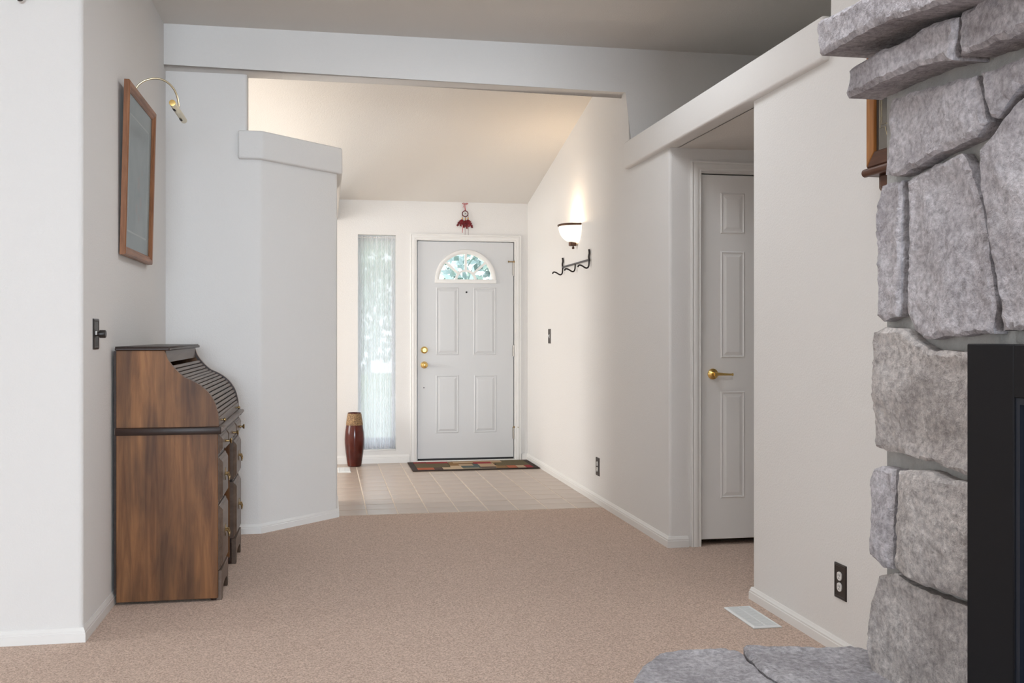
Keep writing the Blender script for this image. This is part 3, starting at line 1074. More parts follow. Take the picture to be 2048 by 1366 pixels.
cor = [(fy0, fz0), (fy1, fz0), (fy1, fz1), (fy0, fz1)]
for i in range(4):
    p, q = Vector(cor[i]), Vector(cor[(i + 1) % 4])
    d = (q - p).normalized(); n_ = Vector((-d.y, d.x))
    bm = bmesh.new()
    ra = [bm.verts.new(pm(*(p + d * o + n_ * o), h)) for o, h in fprof]
    rb = [bm.verts.new(pm(*(q - d * o + n_ * o), h)) for o, h in fprof]
    k = len(fprof)
    for j in range(k):
        bm.faces.new((ra[j], ra[(j + 1) % k], rb[(j + 1) % k], rb[j]))
    bm.faces.new(ra); bm.faces.new(rb[::-1])
    finish(bm, 'frame_rail', 'oak_frame' if i % 2 else 'oak_frame_flat', pic, 25)


def flat(name, y0, y1, z0, z1, h, th, mname, parent):
    bm = bmesh.new()
    vs = [bm.verts.new(pm(y, z, hh)) for hh in (h, h + th) for y, z in ((y0, z0), (y1, z0), (y1, z1), (y0, z1))]
    bm.faces.new(vs[:4]); bm.faces.new(vs[4:][::-1])
    for k in range(4):
        bm.faces.new((vs[k], vs[(k + 1) % 4], vs[4 + (k + 1) % 4], vs[4 + k]))
    return finish(bm, name, mname, parent)


mt = flat('print', fy0 + fwid - .006, fy1 - fwid + .006, fz0 + fwid - .006, fz1 - fwid + .006, .002, .006, 'picture_print', pic)
iy0, iy1, iz0, iz1 = fy0 + fwid + .075, fy1 - fwid - .075, fz0 + fwid + .075, fz1 - fwid - .085
for a in ((iy0, iy1, iz0, iz0 + .008), (iy0, iy1, iz1 - .008, iz1), (iy0, iy0 + .008, iz0, iz1), (iy1 - .008, iy1, iz0, iz1)):
    flat('mat_line', *a, .0082, .0006, 'picture_line', mt)
for yy, zz, r in ((5.16, 1.93, .035), (5.22, 1.84, .028), (5.12, 1.80, .024), (5.18, 1.76, .020), (5.24, 1.99, .016)):
    bm = bmesh.new()
    vs = [bm.verts.new(pm(yy + r * (1 + .35 * math.cos(5 * a)) * math.cos(a), zz + r * (1 + .35 * math.cos(5 * a)) * math.sin(a), .0084)) for a in [2 * PI * k / 30 for k in range(30)]]
    bm.faces.new(vs)
    finish(bm, 'painted_flower', 'picture_flower', mt)
flat('picture_glass', fy0 + fwid - .004, fy1 - fwid + .004, fz0 + fwid - .004, fz1 - fwid + .004, .0105, .0015, 'picture_glass', pic)
# picture light
ly = 5.05
pl = thing('picture_light', 'brass picture light on a curved arm above the oak-framed picture', 'lamp', (XL + .03, ly, fz1))
ap = [on_y(u, v, ly) for u, v in ((268.5, 184), (276, 171), (288, 162), (304, 157.3), (320, 158), (335, 165), (347, 177), (354, 192), (357, 206), (358, 214))]
tube('arm', smooth_path(ap, 4), .0048, 'brass_pale', pl, 10)
box('arm_clip', (XL + .001, ly - .014, fz1 + .001), (ap[0].x + .006, ly + .014, fz1 + .016), 'brass_aged', pl, .002, 1)
e0, e1 = on_x(344.5, 203.5, -.70), on_x(368, 243, -.70)
tz = (e0.z + e1.z) / 2
bm = bmesh.new()
add_lathe(bm, [(.0145, e0.y), (.0150, e0.y + .004), (.0150, e1.y), (.012, e1.y + .004), (0, e1.y + .004)], (-.70, 0, tz), 'y', 20)
shade = finish(bm, 'lamp_tube', 'brass_pale', pl)
lathe('end_cap', [(0, e0.y + .003), (.0145, e0.y + .003), (.0145, e0.y - .001), (0, e0.y - .002)], (-.70, 0, tz), 'brass', shade, 'y', 20)
for t in (.22, .78):
    y = e0.y + (e1.y - e0.y) * t
    bm = bmesh.new()
    add_box(bm, (-.70 - .009, y - .022, tz - .0168), (-.70 + .003, y + .022, tz - .010), .002, 1)
    finish(bm, 'lamp_slot', 'slot_black', shade)


# ------------------------------------------------------------------ switches and outlets
def plate(name, label, cat, wall_x, side, y, z, wd, ht, mname, group=None):
    """cover plate on a wall x=const; side=-1 faces -x"""
    t = thing(name, label, cat, (wall_x, y, z - ht / 2), group)
    bm = bmesh.new()
    rings = []
    for ins, dep in ((0, 0), (0, .003), (.004, .006), (.009, .006), (.011, .0045), (.0111, .0045)):
        rings.append([bm.verts.new((wall_x + side * dep, a, b)) for a, b in ((y - wd / 2 + ins, z - ht / 2 + ins), (y + wd / 2 - ins, z - ht / 2 + ins), (y + wd / 2 - ins, z + ht / 2 - ins), (y - wd / 2 + ins, z + ht / 2 - ins))])
    for a, b in zip(rings, rings[1:]):
        for k in range(4):
            bm.faces.new((a[k], a[(k + 1) % 4], b[(k + 1) % 4], b[k]))
    bm.faces.new(rings[-1])
    finish(bm, 'cover_plate', mname, t, 12)
    return t


def outlet(name, label, y, z, wd, ht, mname):
    t = plate(name, label, 'outlet', XR, -1, y, z, wd, ht, mname, 'wall outlets')
    for s in (-1, 1):
        zc = z + s * ht * .155
        pts = []
        for k in range(20):
            a = 2 * PI * k / 20
            pts.append((y + .0165 * max(-.86, min(.86, math.cos(a))) * 1.1, zc + .0165 * math.sin(a)))
        rc = prism('receptacle', pts, 'x', XR - .0085, XR - .003, 'switch_white', t)
        bm = bmesh.new()
        for dy in (-.006, .006):
            add_box(bm, (XR - .0089, y + dy - .0012, zc - .001), (XR - .0083, y + dy + .0012, zc + .008))
        add_lathe(bm, [(0, XR - .0089), (.0025, XR - .0089), (.0025, XR - .0083), (0, XR - .0083)], (0, y, zc - .007), 'x', 8)
        finish(bm, 'slots', 'slot_black', rc)
    lathe('screw', [(0, -.0058), (.003, -.0058), (.003, -.004), (0, -.004)], (XR, y, z), 'iron_grey', t, 'x', 8)
    return t


pa, pb = on_x(1670.3, 1157.5, XR), on_x(1694, 1167.5, XR)
outlet('wall_outlet', 'dark outlet plate with white sockets on the wall near the fireplace', (pa.y + pb.y) / 2, .270, .086, .131, 'plate_dark')
pa = on_x(1196, 933, XR)
outlet('wall_outlet', 'dark outlet plate low on the hall wall below the sconce and hooks', pa.y, pa.z, .086, .127, 'plate_brown')
pa = on_x(1099.5, 672.5, XR)
t = plate('light_switch', 'dark switch plate on the hall wall beside the front door', 'switch', XR, -1, pa.y, pa.z, .086, .124, 'plate_brown')
box('toggle', (XR - .014, pa.y - .005, pa.z - .004), (XR - .004, pa.y + .005, pa.z + .012), 'switch_white', t, .001, 1)
box('toggle_surround', (XR - .006, pa.y - .009, pa.z - .016), (XR - .004, pa.y + .009, pa.z + .016), 'switch_white', t)
pa = on_x(190.5, 668, XL)
t = plate('dimmer_switch', 'dark switch plate with round dimmer knob beside the desk', 'switch', XL, 1, pa.y, pa.z, .095, .125, 'plate_dark')
lathe('dimmer_knob', [(0, .004), (.008, .004), (.008, .014), (.0165, .015), (.0165, .036), (.014, .039), (0, .039)], (XL, pa.y + .012, pa.z), 'plate_dark', t, 'x', 20)
box('dimmer_insert', (XL + .004, pa.y - .020, pa.z - .004), (XL + .009, pa.y - .004, pa.z + .012), 'switch_white', t, .001, 1)


# ------------------------------------------------------------------ floor registers
def register(name, label, x0, x1, y0, y1):
    t = thing(name, label, 'vent', ((x0 + x1) / 2, (y0 + y1) / 2, .001), 'floor registers')
    bm = bmesh.new()
    add_sweep(bm, [(0, 0), (0, .003), (.006, .007), (.014, .006), (.016, 0)], [(x0, y0), (x1, y0), (x1, y1), (x0, y1)], lambda a, b, h: Vector((a, b, h + .001)), True)
    finish(bm, 'rim', 'vent_white', t, 20)
    box('back_plate', (x0 + .012, y0 + .012, .0005), (x1 - .012, y1 - .012, .002), 'vent_dark', t)
    n = 26
    bm = bmesh.new()
    yy = (y1 - y0 - .034) / n
    add_box(bm, (x0 + .014, -.0036, .0), (x1 - .014, .0036, .0035))
    s0 = finish(bm, 'louver', 'vent_white', t, loc=Vector((0, 0, 0)))
    for k in range(n):
        o = s0 if k == 0 else s0.copy()
        if k:
            C.objects.link(o)
        o.location = (0, y0 + .017 + (k + .5) * yy, .0025)
    box('centre_bar', ((x0 + x1) / 2 - .004, y0 + .014, .0035), ((x0 + x1) / 2 + .004, y1 - .014, .0065), 'vent_white', t)
    return t


register('floor_register', 'white metal floor register in the carpet beside the wall', 1.700, 1.822, 3.79, 4.10)
register('floor_register', 'white metal floor register in the tile beside the red vase', .104, .216, 8.73, 9.03)

# ------------------------------------------------------------------ wall sconce
syc, szr, R = 7.414, 2.018, .137
scn = thing('wall_sconce', 'lit half-bowl glass wall sconce with bronze rim on the hall wall', 'lamp', (XR, syc, szr - .17))
bm = bmesh.new()
prof = [(R * .985, szr)]
for k in range(1, 15):
    a = (PI / 2) * k / 14
    prof.append((R * math.cos(a) ** .75 if k < 14 else .02, szr - .130 * math.sin(a)))
ns = 48
rows = []
for r, z in prof:
    row = []
    for k in range(ns + 1):
        a = PI / 2 + PI * k / ns
        rr = r * (1 + .012 * math.cos(k * PI))
        row.append(bm.verts.new((XR - .002 + rr * math.cos(a), syc + rr * math.sin(a), z)))
    rows.append(row)
for a, b in zip(rows, rows[1:]):
    for k in range(ns):
        bm.faces.new((a[k], a[k + 1], b[k + 1], b[k]))
finish(bm, 'glass_bowl', 'lamp_glass', scn, 60)
bm = bmesh.new()
rim = [(XR - .002 + (R + .002) * math.cos(PI / 2 + PI * k / 32), syc + (R + .002) * math.sin(PI / 2 + PI * k / 32), szr + .003) for k in range(33)]
add_tube(bm, rim, .0085, 8)
finish(bm, 'rim', 'bronze', scn)
lathe('fitter', [(0, szr - .124), (.030, szr - .124), (.030, szr - .150), (.024, szr - .154), (0, szr - .154)], (XR - .034, syc, 0), 'bronze', scn, 'z', 24)
lathe('finial', [(0, szr - .154), (.006, szr - .154), (.005, szr - .159), (.011, szr - .166), (.009, szr - .174), (0, szr - .177)], (XR - .030, syc, 0), 'bronze', scn, 'z', 16)
box('back_plate', (XR - .006, syc - .05, szr - .10), (XR, syc + .05, szr + .01), 'bronze', scn, .002, 1)
lathe('bulb', [(0, szr - .075), (.012, szr - .07), (.024, szr - .045), (.020, szr - .015), (.008, szr - .002), (0, szr)], (XR - .055, syc, 0), 'lamp_glass', scn, 'z', 16)
ld = bpy.data.lights.new('sconce_bulb_light', 'POINT')
ld.energy, ld.color, ld.shadow_soft_size = 4.5, (1, .74, .46), .02
lo = bpy.data.objects.new('sconce_bulb_light', ld)
C.objects.link(lo)
lo.location = (XR - .055, syc, szr + .012)

# ------------------------------------------------------------------ coat hooks
hk = thing('coat_hook_rack', 'black wrought iron rack of three coat hooks below the sconce', 'coat rack', (XR - .01, 7.42, 1.67))
hy0, hy1, hz = 7.83, 7.01, 1.731
tube('bar', [(XR - .012, hy0, hz), (XR - .012, hy1, hz)], .0075, 'iron_grey', hk, 8)
for i, y in enumerate((hy0, (hy0 + hy1) / 2, hy1)):
    bm = bmesh.new()
    pts = [(XR - .012, y, hz + .006), (XR - .013, y, hz - .028), (XR - .017, y, hz - .050), (XR - .028, y, hz - .060), (XR - .042, y, hz - .058), (XR - .060, y, hz - .047), (XR - .078, y, hz - .040), (XR - .090, y, hz - .043), (XR - .096, y, hz - .054)]
    add_tube(bm, smooth_path(pts, 4), .0058, 8)
    finish(bm, 'hook', 'iron', hk)
    if i != 1:
        tube('finial_bar', smooth_path([(XR - .011, y, hz - .012), (XR - .014, y, hz + .022), (XR - .010, y, hz + .048), (XR - .013, y, hz + .076)], 4), .0075, 'iron', hk, 8)

# ------------------------------------------------------------------ vase
vx, vy = .257, 9.135
vs_ = thing('floor_vase', 'tall dark red glazed floor vase with a woven collar beside the sidelight', 'vase', (vx, vy, 0))
lathe('body', [(0, .002), (.055, .002), (.062, .008), (.070, .06), (.080, .13), (.087, .21), (.088, .25), (.084, .31), (.077, .36), (.074, .376), (.068, .376), (.06, .2), (0, .05)], (vx, vy, 0), 'vase_glaze', vs_, 'z', 48)
lathe('woven_collar', [(.0745, .374), (.0755, .380), (.0705, .42), (.064, .46), (.060, .478), (.056, .482), (.053, .478), (.06, .42), (.066, .378)], (vx, vy, 0), 'vase_weave', vs_, 'z', 48)
bm = bmesh.new()
add_lathe(bm, [(.0585, .476), (.0615, .480), (.0585, .486), (.054, .486), (.053, .478)], (vx, vy, 0), 'z', 48)
finish(bm, 'lip', 'vase_glaze', vs_)

# ------------------------------------------------------------------ rug
rug = thing('entry_rug', 'small patchwork rug of red, olive and beige blocks before the front door', 'rug', (1.31, 8.96, 0))
RX0, RX1, RY0, RY1 = .742, 1.868, 8.665, 9.245
box('backing', (RX0, RY0, .002), (RX1, RY1, .011), 'rug_border', rug, .003, 1)
Z = lambda x, y: (660 + x / 4.655, 800 + y / 4.655)
BL = [('red', 765, 885, 576, 592), ('beige', 885, 1130, 566, 581), ('red', 890, 1095, 581, 589), ('beige', 1130, 1590, 562, 579), ('red', 1330, 1500, 579, 590), ('olive', 1590, 1830, 557, 584),
      ('olive', 785, 1110, 592, 626), ('gold', 1110, 1200, 587, 612), ('beige', 1200, 1330, 597, 611), ('teal', 1215, 1395, 611, 628), ('teal', 1330, 1382, 595, 611), ('beige', 1384, 1535, 590, 618),
      ('olive', 1540, 1850, 584, 604), ('orange', 790, 972, 628, 656), ('brown', 972, 1045, 628, 652), ('cream', 1048, 1235, 615, 650), ('cream', 955, 1045, 619, 627), ('sage', 1240, 1400, 629, 647),
      ('brown', 1402, 1540, 620, 631), ('sage', 1402, 1560, 632, 644), ('gold', 1545, 1650, 605, 640), ('orange', 1650, 1735, 602, 634), ('beige', 1737, 1815, 600, 632), ('red', 1817, 1905, 598, 630), ('gold', 1500, 1590, 580, 590), ('gold', 1110, 1330, 581, 590)]
ymax, ymin = RY1 - .03, RY0 + .035
for c_, a, b, t_, u_ in BL:
    P0, P1 = on_z(*Z(a, t_), .012), on_z(*Z(b, u_), .012)
    fr = lambda y: min(ymax, max(ymin, y))
    ya, yb = fr(P1.y), fr(P0.y)
    xa = max(RX0 + .05, on_z(*Z(a, (t_ + u_) / 2), .012).x); xb = min(RX1 - .05, on_z(*Z(b, (t_ + u_) / 2), .012).x)
    if yb - ya < .01 or xb - xa < .01:
        continue
    box('patch', (xa, ya, .0095), (xb, yb, .0122 + random.uniform(0, .0006)), 'rug_' + c_, rug)

# ------------------------------------------------------------------ dream catcher
dc = on_y(930.3, 427.5, YF - .012)
dr = thing('dream_catcher', 'small red feathered dream catcher hanging above the front door', 'ornament', (dc.x, YF - .012, dc.z - .2))
yy = YF - .014
ring = [(dc.x + .027 * math.cos(2 * PI * k / 28), yy, dc.z + .027 * math.sin(2 * PI * k / 28)) for k in range(29)]
bm = bmesh.new(); add_tube(bm, ring, .0042, 8, False)
finish(bm, 'hoop', 'cord_maroon', dr)
bm = bmesh.new()
for k in range(8):
    a, b = 2 * PI * k / 8, 2 * PI * (k + 1.5) / 8
    add_tube(bm, [(dc.x + .025 * math.cos(a), yy, dc.z + .025 * math.sin(a)), (dc.x + .008 * math.cos(b), yy, dc.z + .008 * math.sin(b))], .0006, 4)
    add_tube(bm, [(dc.x + .025 * math.cos(a), yy, dc.z + .025 * math.sin(a)), (dc.x + .014 * math.cos(a - .6), yy, dc.z + .014 * math.sin(a - .6))], .0006, 4)
finish(bm, 'web', 'web_white', dr)
lathe('centre_bead', [(0, -.004), (.003, -.003), (.0045, 0), (.003, .003), (0, .004)], (dc.x, yy - .002, dc.z), 'bead_dark', dr, 'y', 10)
bm = bmesh.new()
for s in (-1, 1):
    add_tube(bm, [(dc.x + s * .001, yy, dc.z + .028), (dc.x + s * .006, yy, dc.z + .088)], .0022, 6)
    add_tube(bm, smooth_path([(dc.x, yy, dc.z + .092), (dc.x + s * .014, yy - .004, dc.z + .099), (dc.x + s * .026, yy - .004, dc.z + .095), (dc.x + s * .012, yy - .002, dc.z + .086), (dc.x, yy, dc.z + .091)], 4), .0022, 6)
add_tube(bm, [(dc.x - .008, yy, dc.z + .09), (dc.x - .022, yy - .003, dc.z + .055)], .0016, 6)
add_tube(bm, [(dc.x - .002, yy, dc.z + .09), (dc.x + .014, yy + .012, dc.z + .096)], .002, 6)
finish(bm, 'hanging_ribbon', 'cord_red', dr)


def feather(x, z, ang, ln, wd, seed):
    rnd = random.Random(seed)
    bm = bmesh.new()
    d = Vector((math.sin(ang), 0, -math.cos(ang))); n_ = Vector((d.z, 0, -d.x))
    c = Vector((x, yy - .004 - .002 * (seed % 3), z))
    add_tube(bm, [c, c + d * ln], .0008, 4)
    for s in (-1, 1):
        for k in range(22):
            t = .06 + .9 * k / 22
            wv = wd * math.sin(PI * min(1, t * .86 + .1)) ** .7 * rnd.uniform(.75, 1.15)
            b0 = c + d * ln * t
            tip = b0 + n_ * s * wv + d * ln * rnd.uniform(.06, .16) + Vector((0, -rnd.uniform(.0, .006), 0))
            e = b0 + d * ln * .065
            vs = [bm.verts.new(b0), bm.verts.new(e), bm.verts.new(tip + d * .003), bm.verts.new(tip)]
            bm.faces.new(vs)
    finish(bm, 'feather', 'feather_red', dr, 80)


for i, (fx, fz, a, l, wv) in enumerate(((-.027, -.048, -.25, .072, .016), (-.030, -.050, -.62, .082, .014), (-.022, -.05, .08, .08, .010), (.000, -.055, -.18, .075, .017), (.004, -.056, .16, .085, .016),
                                        (.026, -.048, .16, .075, .017), (.028, -.05, .46, .092, .014), (.020, -.05, -.15, .078, .013))):
    feather(dc.x + fx, dc.z + fz, a, l, wv, i)
for i, (fx, z0, z1) in enumerate(((-.027, -.006, -.055), (.002, -.027, -.060), (.027, -.006, -.052))):
    tube('cord', [(dc.x + fx, yy - .001, dc.z + z0), (dc.x + fx * 1.02, yy - .002, dc.z + z1)], .002, 'cord_maroon', dr, 6)
    lathe('bead', [(0, -.008), (.004, -.007), (.006, 0), (.004, .007), (0, .008)], (dc.x + fx * 1.02, yy - .002, dc.z + z1 + .010), 'bead_yellow', dr, 'z', 10)
for fx, z0, z1, m_ in ((-.026, -.06, -.180, 'cord_red'), (-.006, -.11, -.198, 'cord_maroon'), (.026, -.10, -.200, 'cord_maroon')):
    tube('tassel', smooth_path([(dc.x + fx, yy - .006, dc.z + z0), (dc.x + fx + .004, yy - .007, dc.z + (z0 + z1) / 2), (dc.x + fx - .002 + (.006 if fx > -.02 else 0), yy - .006, dc.z + z1)], 3), .0026 if m_ == 'cord_red' else .0014, m_, dr, 6)

# ------------------------------------------------------------------ iron hook on the wall left of the corner (only its lower tip shows)
bp0 = on_y(40, 2.5, 4.115 - .035)
ih = thing('iron_wall_hook', 'black iron hook high on the wall left of the desk', 'hook', (bp0.x, 4.115, bp0.z))
bm = bmesh.new()
c = Vector((bp0.x, 4.115 - .035, bp0.z + .014))
add_tube(bm, [c + Vector((.010 * math.cos(a), 0, .010 * math.sin(a))) for a in [PI * (1 + k / 14) for k in range(15)]] + [c + Vector((.010, 0, .05)), c + Vector((.004, .034, .08))], .0045, 8)
finish(bm, 'hook', 'iron', ih)
box('wall_plate', (bp0.x - .012, 4.108, bp0.z + .05), (bp0.x + .02, 4.115, bp0.z + .13), 'iron', ih, .002, 1)

# ------------------------------------------------------------------ wall clock beside the fireplace
CK = XR - .115
ck = thing('wall_clock', 'oak-cased wall clock with a dark glass door partly behind the stone fireplace', 'clock', (XR, 2.88, 1.66))
k0 = on_x(1732, 337, CK)
cy1, cy0, cz0, cz1 = k0.y, k0.y - .34, k0.z, 2.40
box('case', (CK + .02, cy0 + .012, cz0), (XR, cy1 - .012, cz1), 'clock_dark', ck)
fwk = .048
for i, pts in enumerate(([(cy0, cz0), (cy1, cz0), (cy1 - fwk, cz0 + fwk), (cy0 + fwk, cz0 + fwk)], [(cy1, cz0), (cy1, cz1), (cy1 - fwk, cz1 - fwk), (cy1 - fwk, cz0 + fwk)],
                         [(cy1, cz1), (cy0, cz1), (cy0 + fwk, cz1 - fwk), (cy1 - fwk, cz1 - fwk)], [(cy0, cz1), (cy0, cz0), (cy0 + fwk, cz0 + fwk), (cy0 + fwk, cz1 - fwk)])):
    prism('door_rail', pts, 'x', CK, CK + .024, 'clock_oak' if i % 2 else 'clock_dark', ck, .003, None, 1)
gl = box('glass_door', (CK + .010, cy0 + fwk - .004, cz0 + fwk - .004), (CK + .014, cy1 - fwk + .004, cz1 - fwk + .004), 'clock_glass', ck)
ga, gb_, gz0, gz1 = cy0 + fwk + .022, cy1 - fwk - .022, cz0 + fwk + .022, cz1 - fwk - .022
for d_ in (0, .010):
    bm = bmesh.new()
    pts = [(ga + d_, gz1 - d_), (ga + d_, gz0 + .05 + d_), (ga + .03 + d_, gz0 + .05 + d_), (ga + .05 + d_, gz0 + d_), (gb_ - .05 - d_, gz0 + d_), (gb_ - .03 - d_, gz0 + .05 + d_), (gb_ - d_, gz0 + .05 + d_), (gb_ - d_, gz1 - d_)]
    add_tube(bm, [(CK + .0095, a, b) for a, b in pts], .0009, 4)
    finish(bm, 'etched_line', 'clock_gilt', gl)
bm = bmesh.new()
add_tube(bm, [(CK + .004, cy0 - .012, cz0 - .015), (CK + .004, cy1 + .012, cz0 - .015)], .014, 14)
add_box(bm, (CK + .004, cy0 - .01, cz0 - .027), (XR, cy1 + .01, cz0 - .003), .003, 1)
finish(bm, 'base_moulding', 'clock_dark', ck)
zb = cz0 - .027
prism('corbel', [(cy1 - .035, zb), (cy1 - .035, zb - .045), (cy1 - .055, zb - .062), (cy0 + .055, zb - .062), (cy0 + .035, zb - .045), (cy0 + .035, zb)], 'x', CK + .025, XR, 'clock_dark', ck, .004, None, 2)
prism('corbel_panel', [(cy1 - .055, zb - .006), (cy1 - .055, zb - .042), (cy1 - .065, zb - .052), (cy0 + .065, zb - .052), (cy0 + .055, zb - .042), (cy0 + .055, zb - .006)], 'x', CK + .019, CK + .026, 'clock_dark', ck, .002, None, 1)
box('crown', (CK - .006, cy0 - .02, cz1), (XR, cy1 + .02, cz1 + .03), 'clock_oak', ck, .006, 2)
lathe('dial', [(0, 0), (.10, 0), (.10, .002), (0, .002)], (CK + .016, (cy0 + cy1) / 2, cz1 - .19), 'clock_gilt', ck, 'x', 32)

# ------------------------------------------------------------------ stone fireplace
XF = 1.26                       # face of the stones
HZ = .405                       # top of the raised hearth
fp = thing('fireplace', 'grey natural stone fireplace with raised hearth, thick mantel and black insert', 'fireplace', (1.58, 1.25, 0))
FY1 = on_x(1774, 900, XF + .042).y
FY0 = .10
bm = bmesh.new()
add_box(bm, (XF + .042, FY0, 0), (XR - .003, FY1, ZC - .004))
finish(bm, 'mortar_core', 'mortar', fp)


def facets(poly, seed, slope=.22):
    """a few tilted cleavage planes; their lower envelope gives the split face"""
    rn = random.Random(seed * 17 + 3)
    xs = [p[0] for p in poly]; ys = [p[1] for p in poly]
    out = []
    for _ in range(rn.randint(5, 8)):
        c = (rn.uniform(min(xs), max(xs)), rn.uniform(min(ys), max(ys)))
        a = rn.uniform(0, 2 * PI); g = rn.uniform(.08, slope)
        out.append((c, math.cos(a) * g, math.sin(a) * g, rn.uniform(.0, .02)))
    return out


def fract(p, s, fc):
    q = Vector((p[0] * 6, p[1] * 6, s * 3.7))
    w1, w2 = noise.noise(q * 1.5) * .02, noise.noise(q * 1.5 + Vector((9, 4, 2))) * .02
    h = min((p[0] + w1 - c[0]) * a + (p[1] + w2 - c[1]) * b + d for c, a, b, d in fc)
    h = max(-.030, min(.014, h))
    return h / .020 * .6 + noise.noise(q * 2.2) * .25 + noise.noise(q * 6) * .14


def clean(poly):
    out = []
    for p in poly:
        if not out or math.hypot(p[0] - out[-1][0], p[1] - out[-1][1]) > 1e-3:
            out.append(p)
    return out


def stone(name, poly, mp, depth, mname, seed, rough=.023, rnd=.010, cell=.011, edge_noise=.005, parent=None):
    """poly: outline (a,b); mp(a,b,h): h out of the face; depth: how far it reaches back"""
    poly = clean(poly)
    area = sum(poly[i][0] * poly[(i + 1) % len(poly)][1] - poly[(i + 1) % len(poly)][0] * poly[i][1] for i in range(len(poly)))
    if area < 0:
        poly = poly[::-1]
    # resample outline with a little raggedness
    ol = []
    n = len(poly)
    for i in range(n):
        a, b = Vector(poly[i]), Vector(poly[(i + 1) % n])
        d = b - a
        k = max(1, int(d.length / (cell * 1.1)))
        nn = Vector((-d.y, d.x)).normalized()
        for j in range(k):
            p = a + d * j / k
            e = noise.noise(Vector((p.x * 22, p.y * 22, seed * 1.3))) * edge_noise + noise.noise(Vector((p.x * 70, p.y * 70, seed))) * edge_noise * .5
            ol.append(p + nn * (e + edge_noise * .4))
    no = len(ol)
    mn = Vector((min(p.x for p in ol), min(p.y for p in ol))); mxx = Vector((max(p.x for p in ol), max(p.y for p in ol)))

    def inside(x, y):
        r = False
        j = no - 1
        for i in range(no):
            if (ol[i].y > y) != (ol[j].y > y) and x < (ol[j].x - ol[i].x) * (y - ol[i].y) / (ol[j].y - ol[i].y) + ol[i].x:
                r = not r
            j = i
        return r

    def dist(p):
        best = 9
        for i in range(no):
            a, b = ol[i], ol[(i + 1) % no]
            ab = b - a
            t = max(0, min(1, (p - a).dot(ab) / max(1e-9, ab.length_squared)))
            best = min(best, (p - a - ab * t).length)
        return best
    fc = facets(poly, seed)
    pts = list(ol)
    rn = random.Random(seed)
    y = mn.y
    row = 0
    while y < mxx.y:
        x = mn.x + (cell / 2 if row % 2 else 0)
        while x < mxx.x:
            q = Vector((x + rn.uniform(-.25, .25) * cell, y + rn.uniform(-.25, .25) * cell))
            if inside(q.x, q.y) and dist(q) > cell * .45:
                pts.append(q)
            x += cell
        y += cell * .87
        row += 1
    vs, es, fs, *_ = delaunay_2d_cdt(pts, [], [list(range(no))], 1, 1e-6)
    bm = bmesh.new()
    V = []
    for q in vs:
        d = dist(q)
        rr = min(1, d / rnd)
        h = -rnd * .75 * (1 - math.sqrt(max(0, 1 - (1 - rr) ** 2)))
        h += fract(q, seed, fc) * rough * (.45 + .55 * min(1, d / .04)) + noise.noise(Vector((q.x * 60, q.y * 60, seed))) * .003
        V.append(bm.verts.new(mp(q.x, q.y, h)))
    for f in fs:
        try:
            bm.faces.new([V[i] for i in f])
        except ValueError:
            pass
    # skirt going back into the core
    bnd = [e for e in bm.edges if len(e.link_faces) == 1]
    r = bmesh.ops.extrude_edge_only(bm, edges=bnd)
    nvs = [g for g in r['geom'] if isinstance(g, bmesh.types.BMVert)]
    base = mp(0, 0, 0); back = (mp(0, 0, -1) - base)
    comp = max(range(3), key=lambda i: abs(back[i]))
    lvl = mp(0, 0, -depth)[comp]
    sgn = 1 if back[comp] > 0 else -1
    for v in nvs:
        v.co[comp] = lvl
    ne = [e for e in bm.edges if len(e.link_faces) == 1]
    try:
        bmesh.ops.holes_fill(bm, edges=ne, sides=0)
    except Exception:
        pass
    return finish(bm, name, mname, parent or fp, 32)


z6 = lambda x, y: (1600 + x / 1.951, y / 1.951)
z7 = lambda x, y: (1600 + x / 1.882, 640 + y / 1.882)


def face_poly(zf, pts, xp=XF):
    out = []
    for x, y in pts:
        p = on_x(*zf(x, y), xp + .007)
        out.append((p.y, p.z))
    return out


face = lambda a, b, h: Vector((XF - h, a, b))
stones = [
    (z6, [(345, 385), (520, 330), (690, 290), (712, 380), (735, 480), (690, 545), (560, 595), (460, 655), (370, 697), (325, 682), (335, 600), (342, 540), (330, 450)], 'stone'),
    (z6, [(705, 285), (900, 205), (1010, 170), (1010, 235), (880, 315), (770, 460), (745, 455), (722, 380)], 'stone'),
    (z6, [(700, 575), (745, 520), (775, 475), (890, 330), (1010, 250), (1110, 230), (1110, 1290), (775, 1292), (768, 1180), (745, 1030), (718, 850), (695, 720)], 'stone'),
    (z6, [(402, 702), (510, 642), (620, 597), (652, 640), (685, 750), (708, 880), (735, 1050), (757, 1200), (748, 1308), (640, 1312), (490, 1326), (440, 1292), (404, 1222), (407, 900)], 'stone'),
    (z6, [(310, 722), (386, 702), (390, 900), (390, 1200), (376, 1240), (320, 1256), (297, 1230), (300, 1000), (288, 840)], 'stone'),
    (z7, [(270, 47), (310, 22), (380, 32), (436, 84), (500, 114), (600, 114), (660, 104), (657, 400), (652, 590), (580, 578), (500, 543), (420, 523), (330, 498), (280, 475), (275, 250)], 'stone_warm'),
    (z7, [(275, 557), (300, 547), (360, 562), (356, 760), (354, 940), (310, 930), (266, 880), (270, 700), (262, 610)], 'stone'),
    (z7, [(372, 560), (470, 562), (560, 600), (650, 612), (645, 850), (636, 1066), (560, 1033), (480, 1008), (400, 963), (366, 930), (368, 700)], 'stone_warm'),
]
for i, (zf, pts, mn_) in enumerate(stones):
    stone('stone', face_poly(zf, pts), face, .05, mn_, i + 1)
s9 = [q for q in face_poly(z7, [(290, 962), (350, 952), (420, 994), (520, 1042), (640, 1086)])]
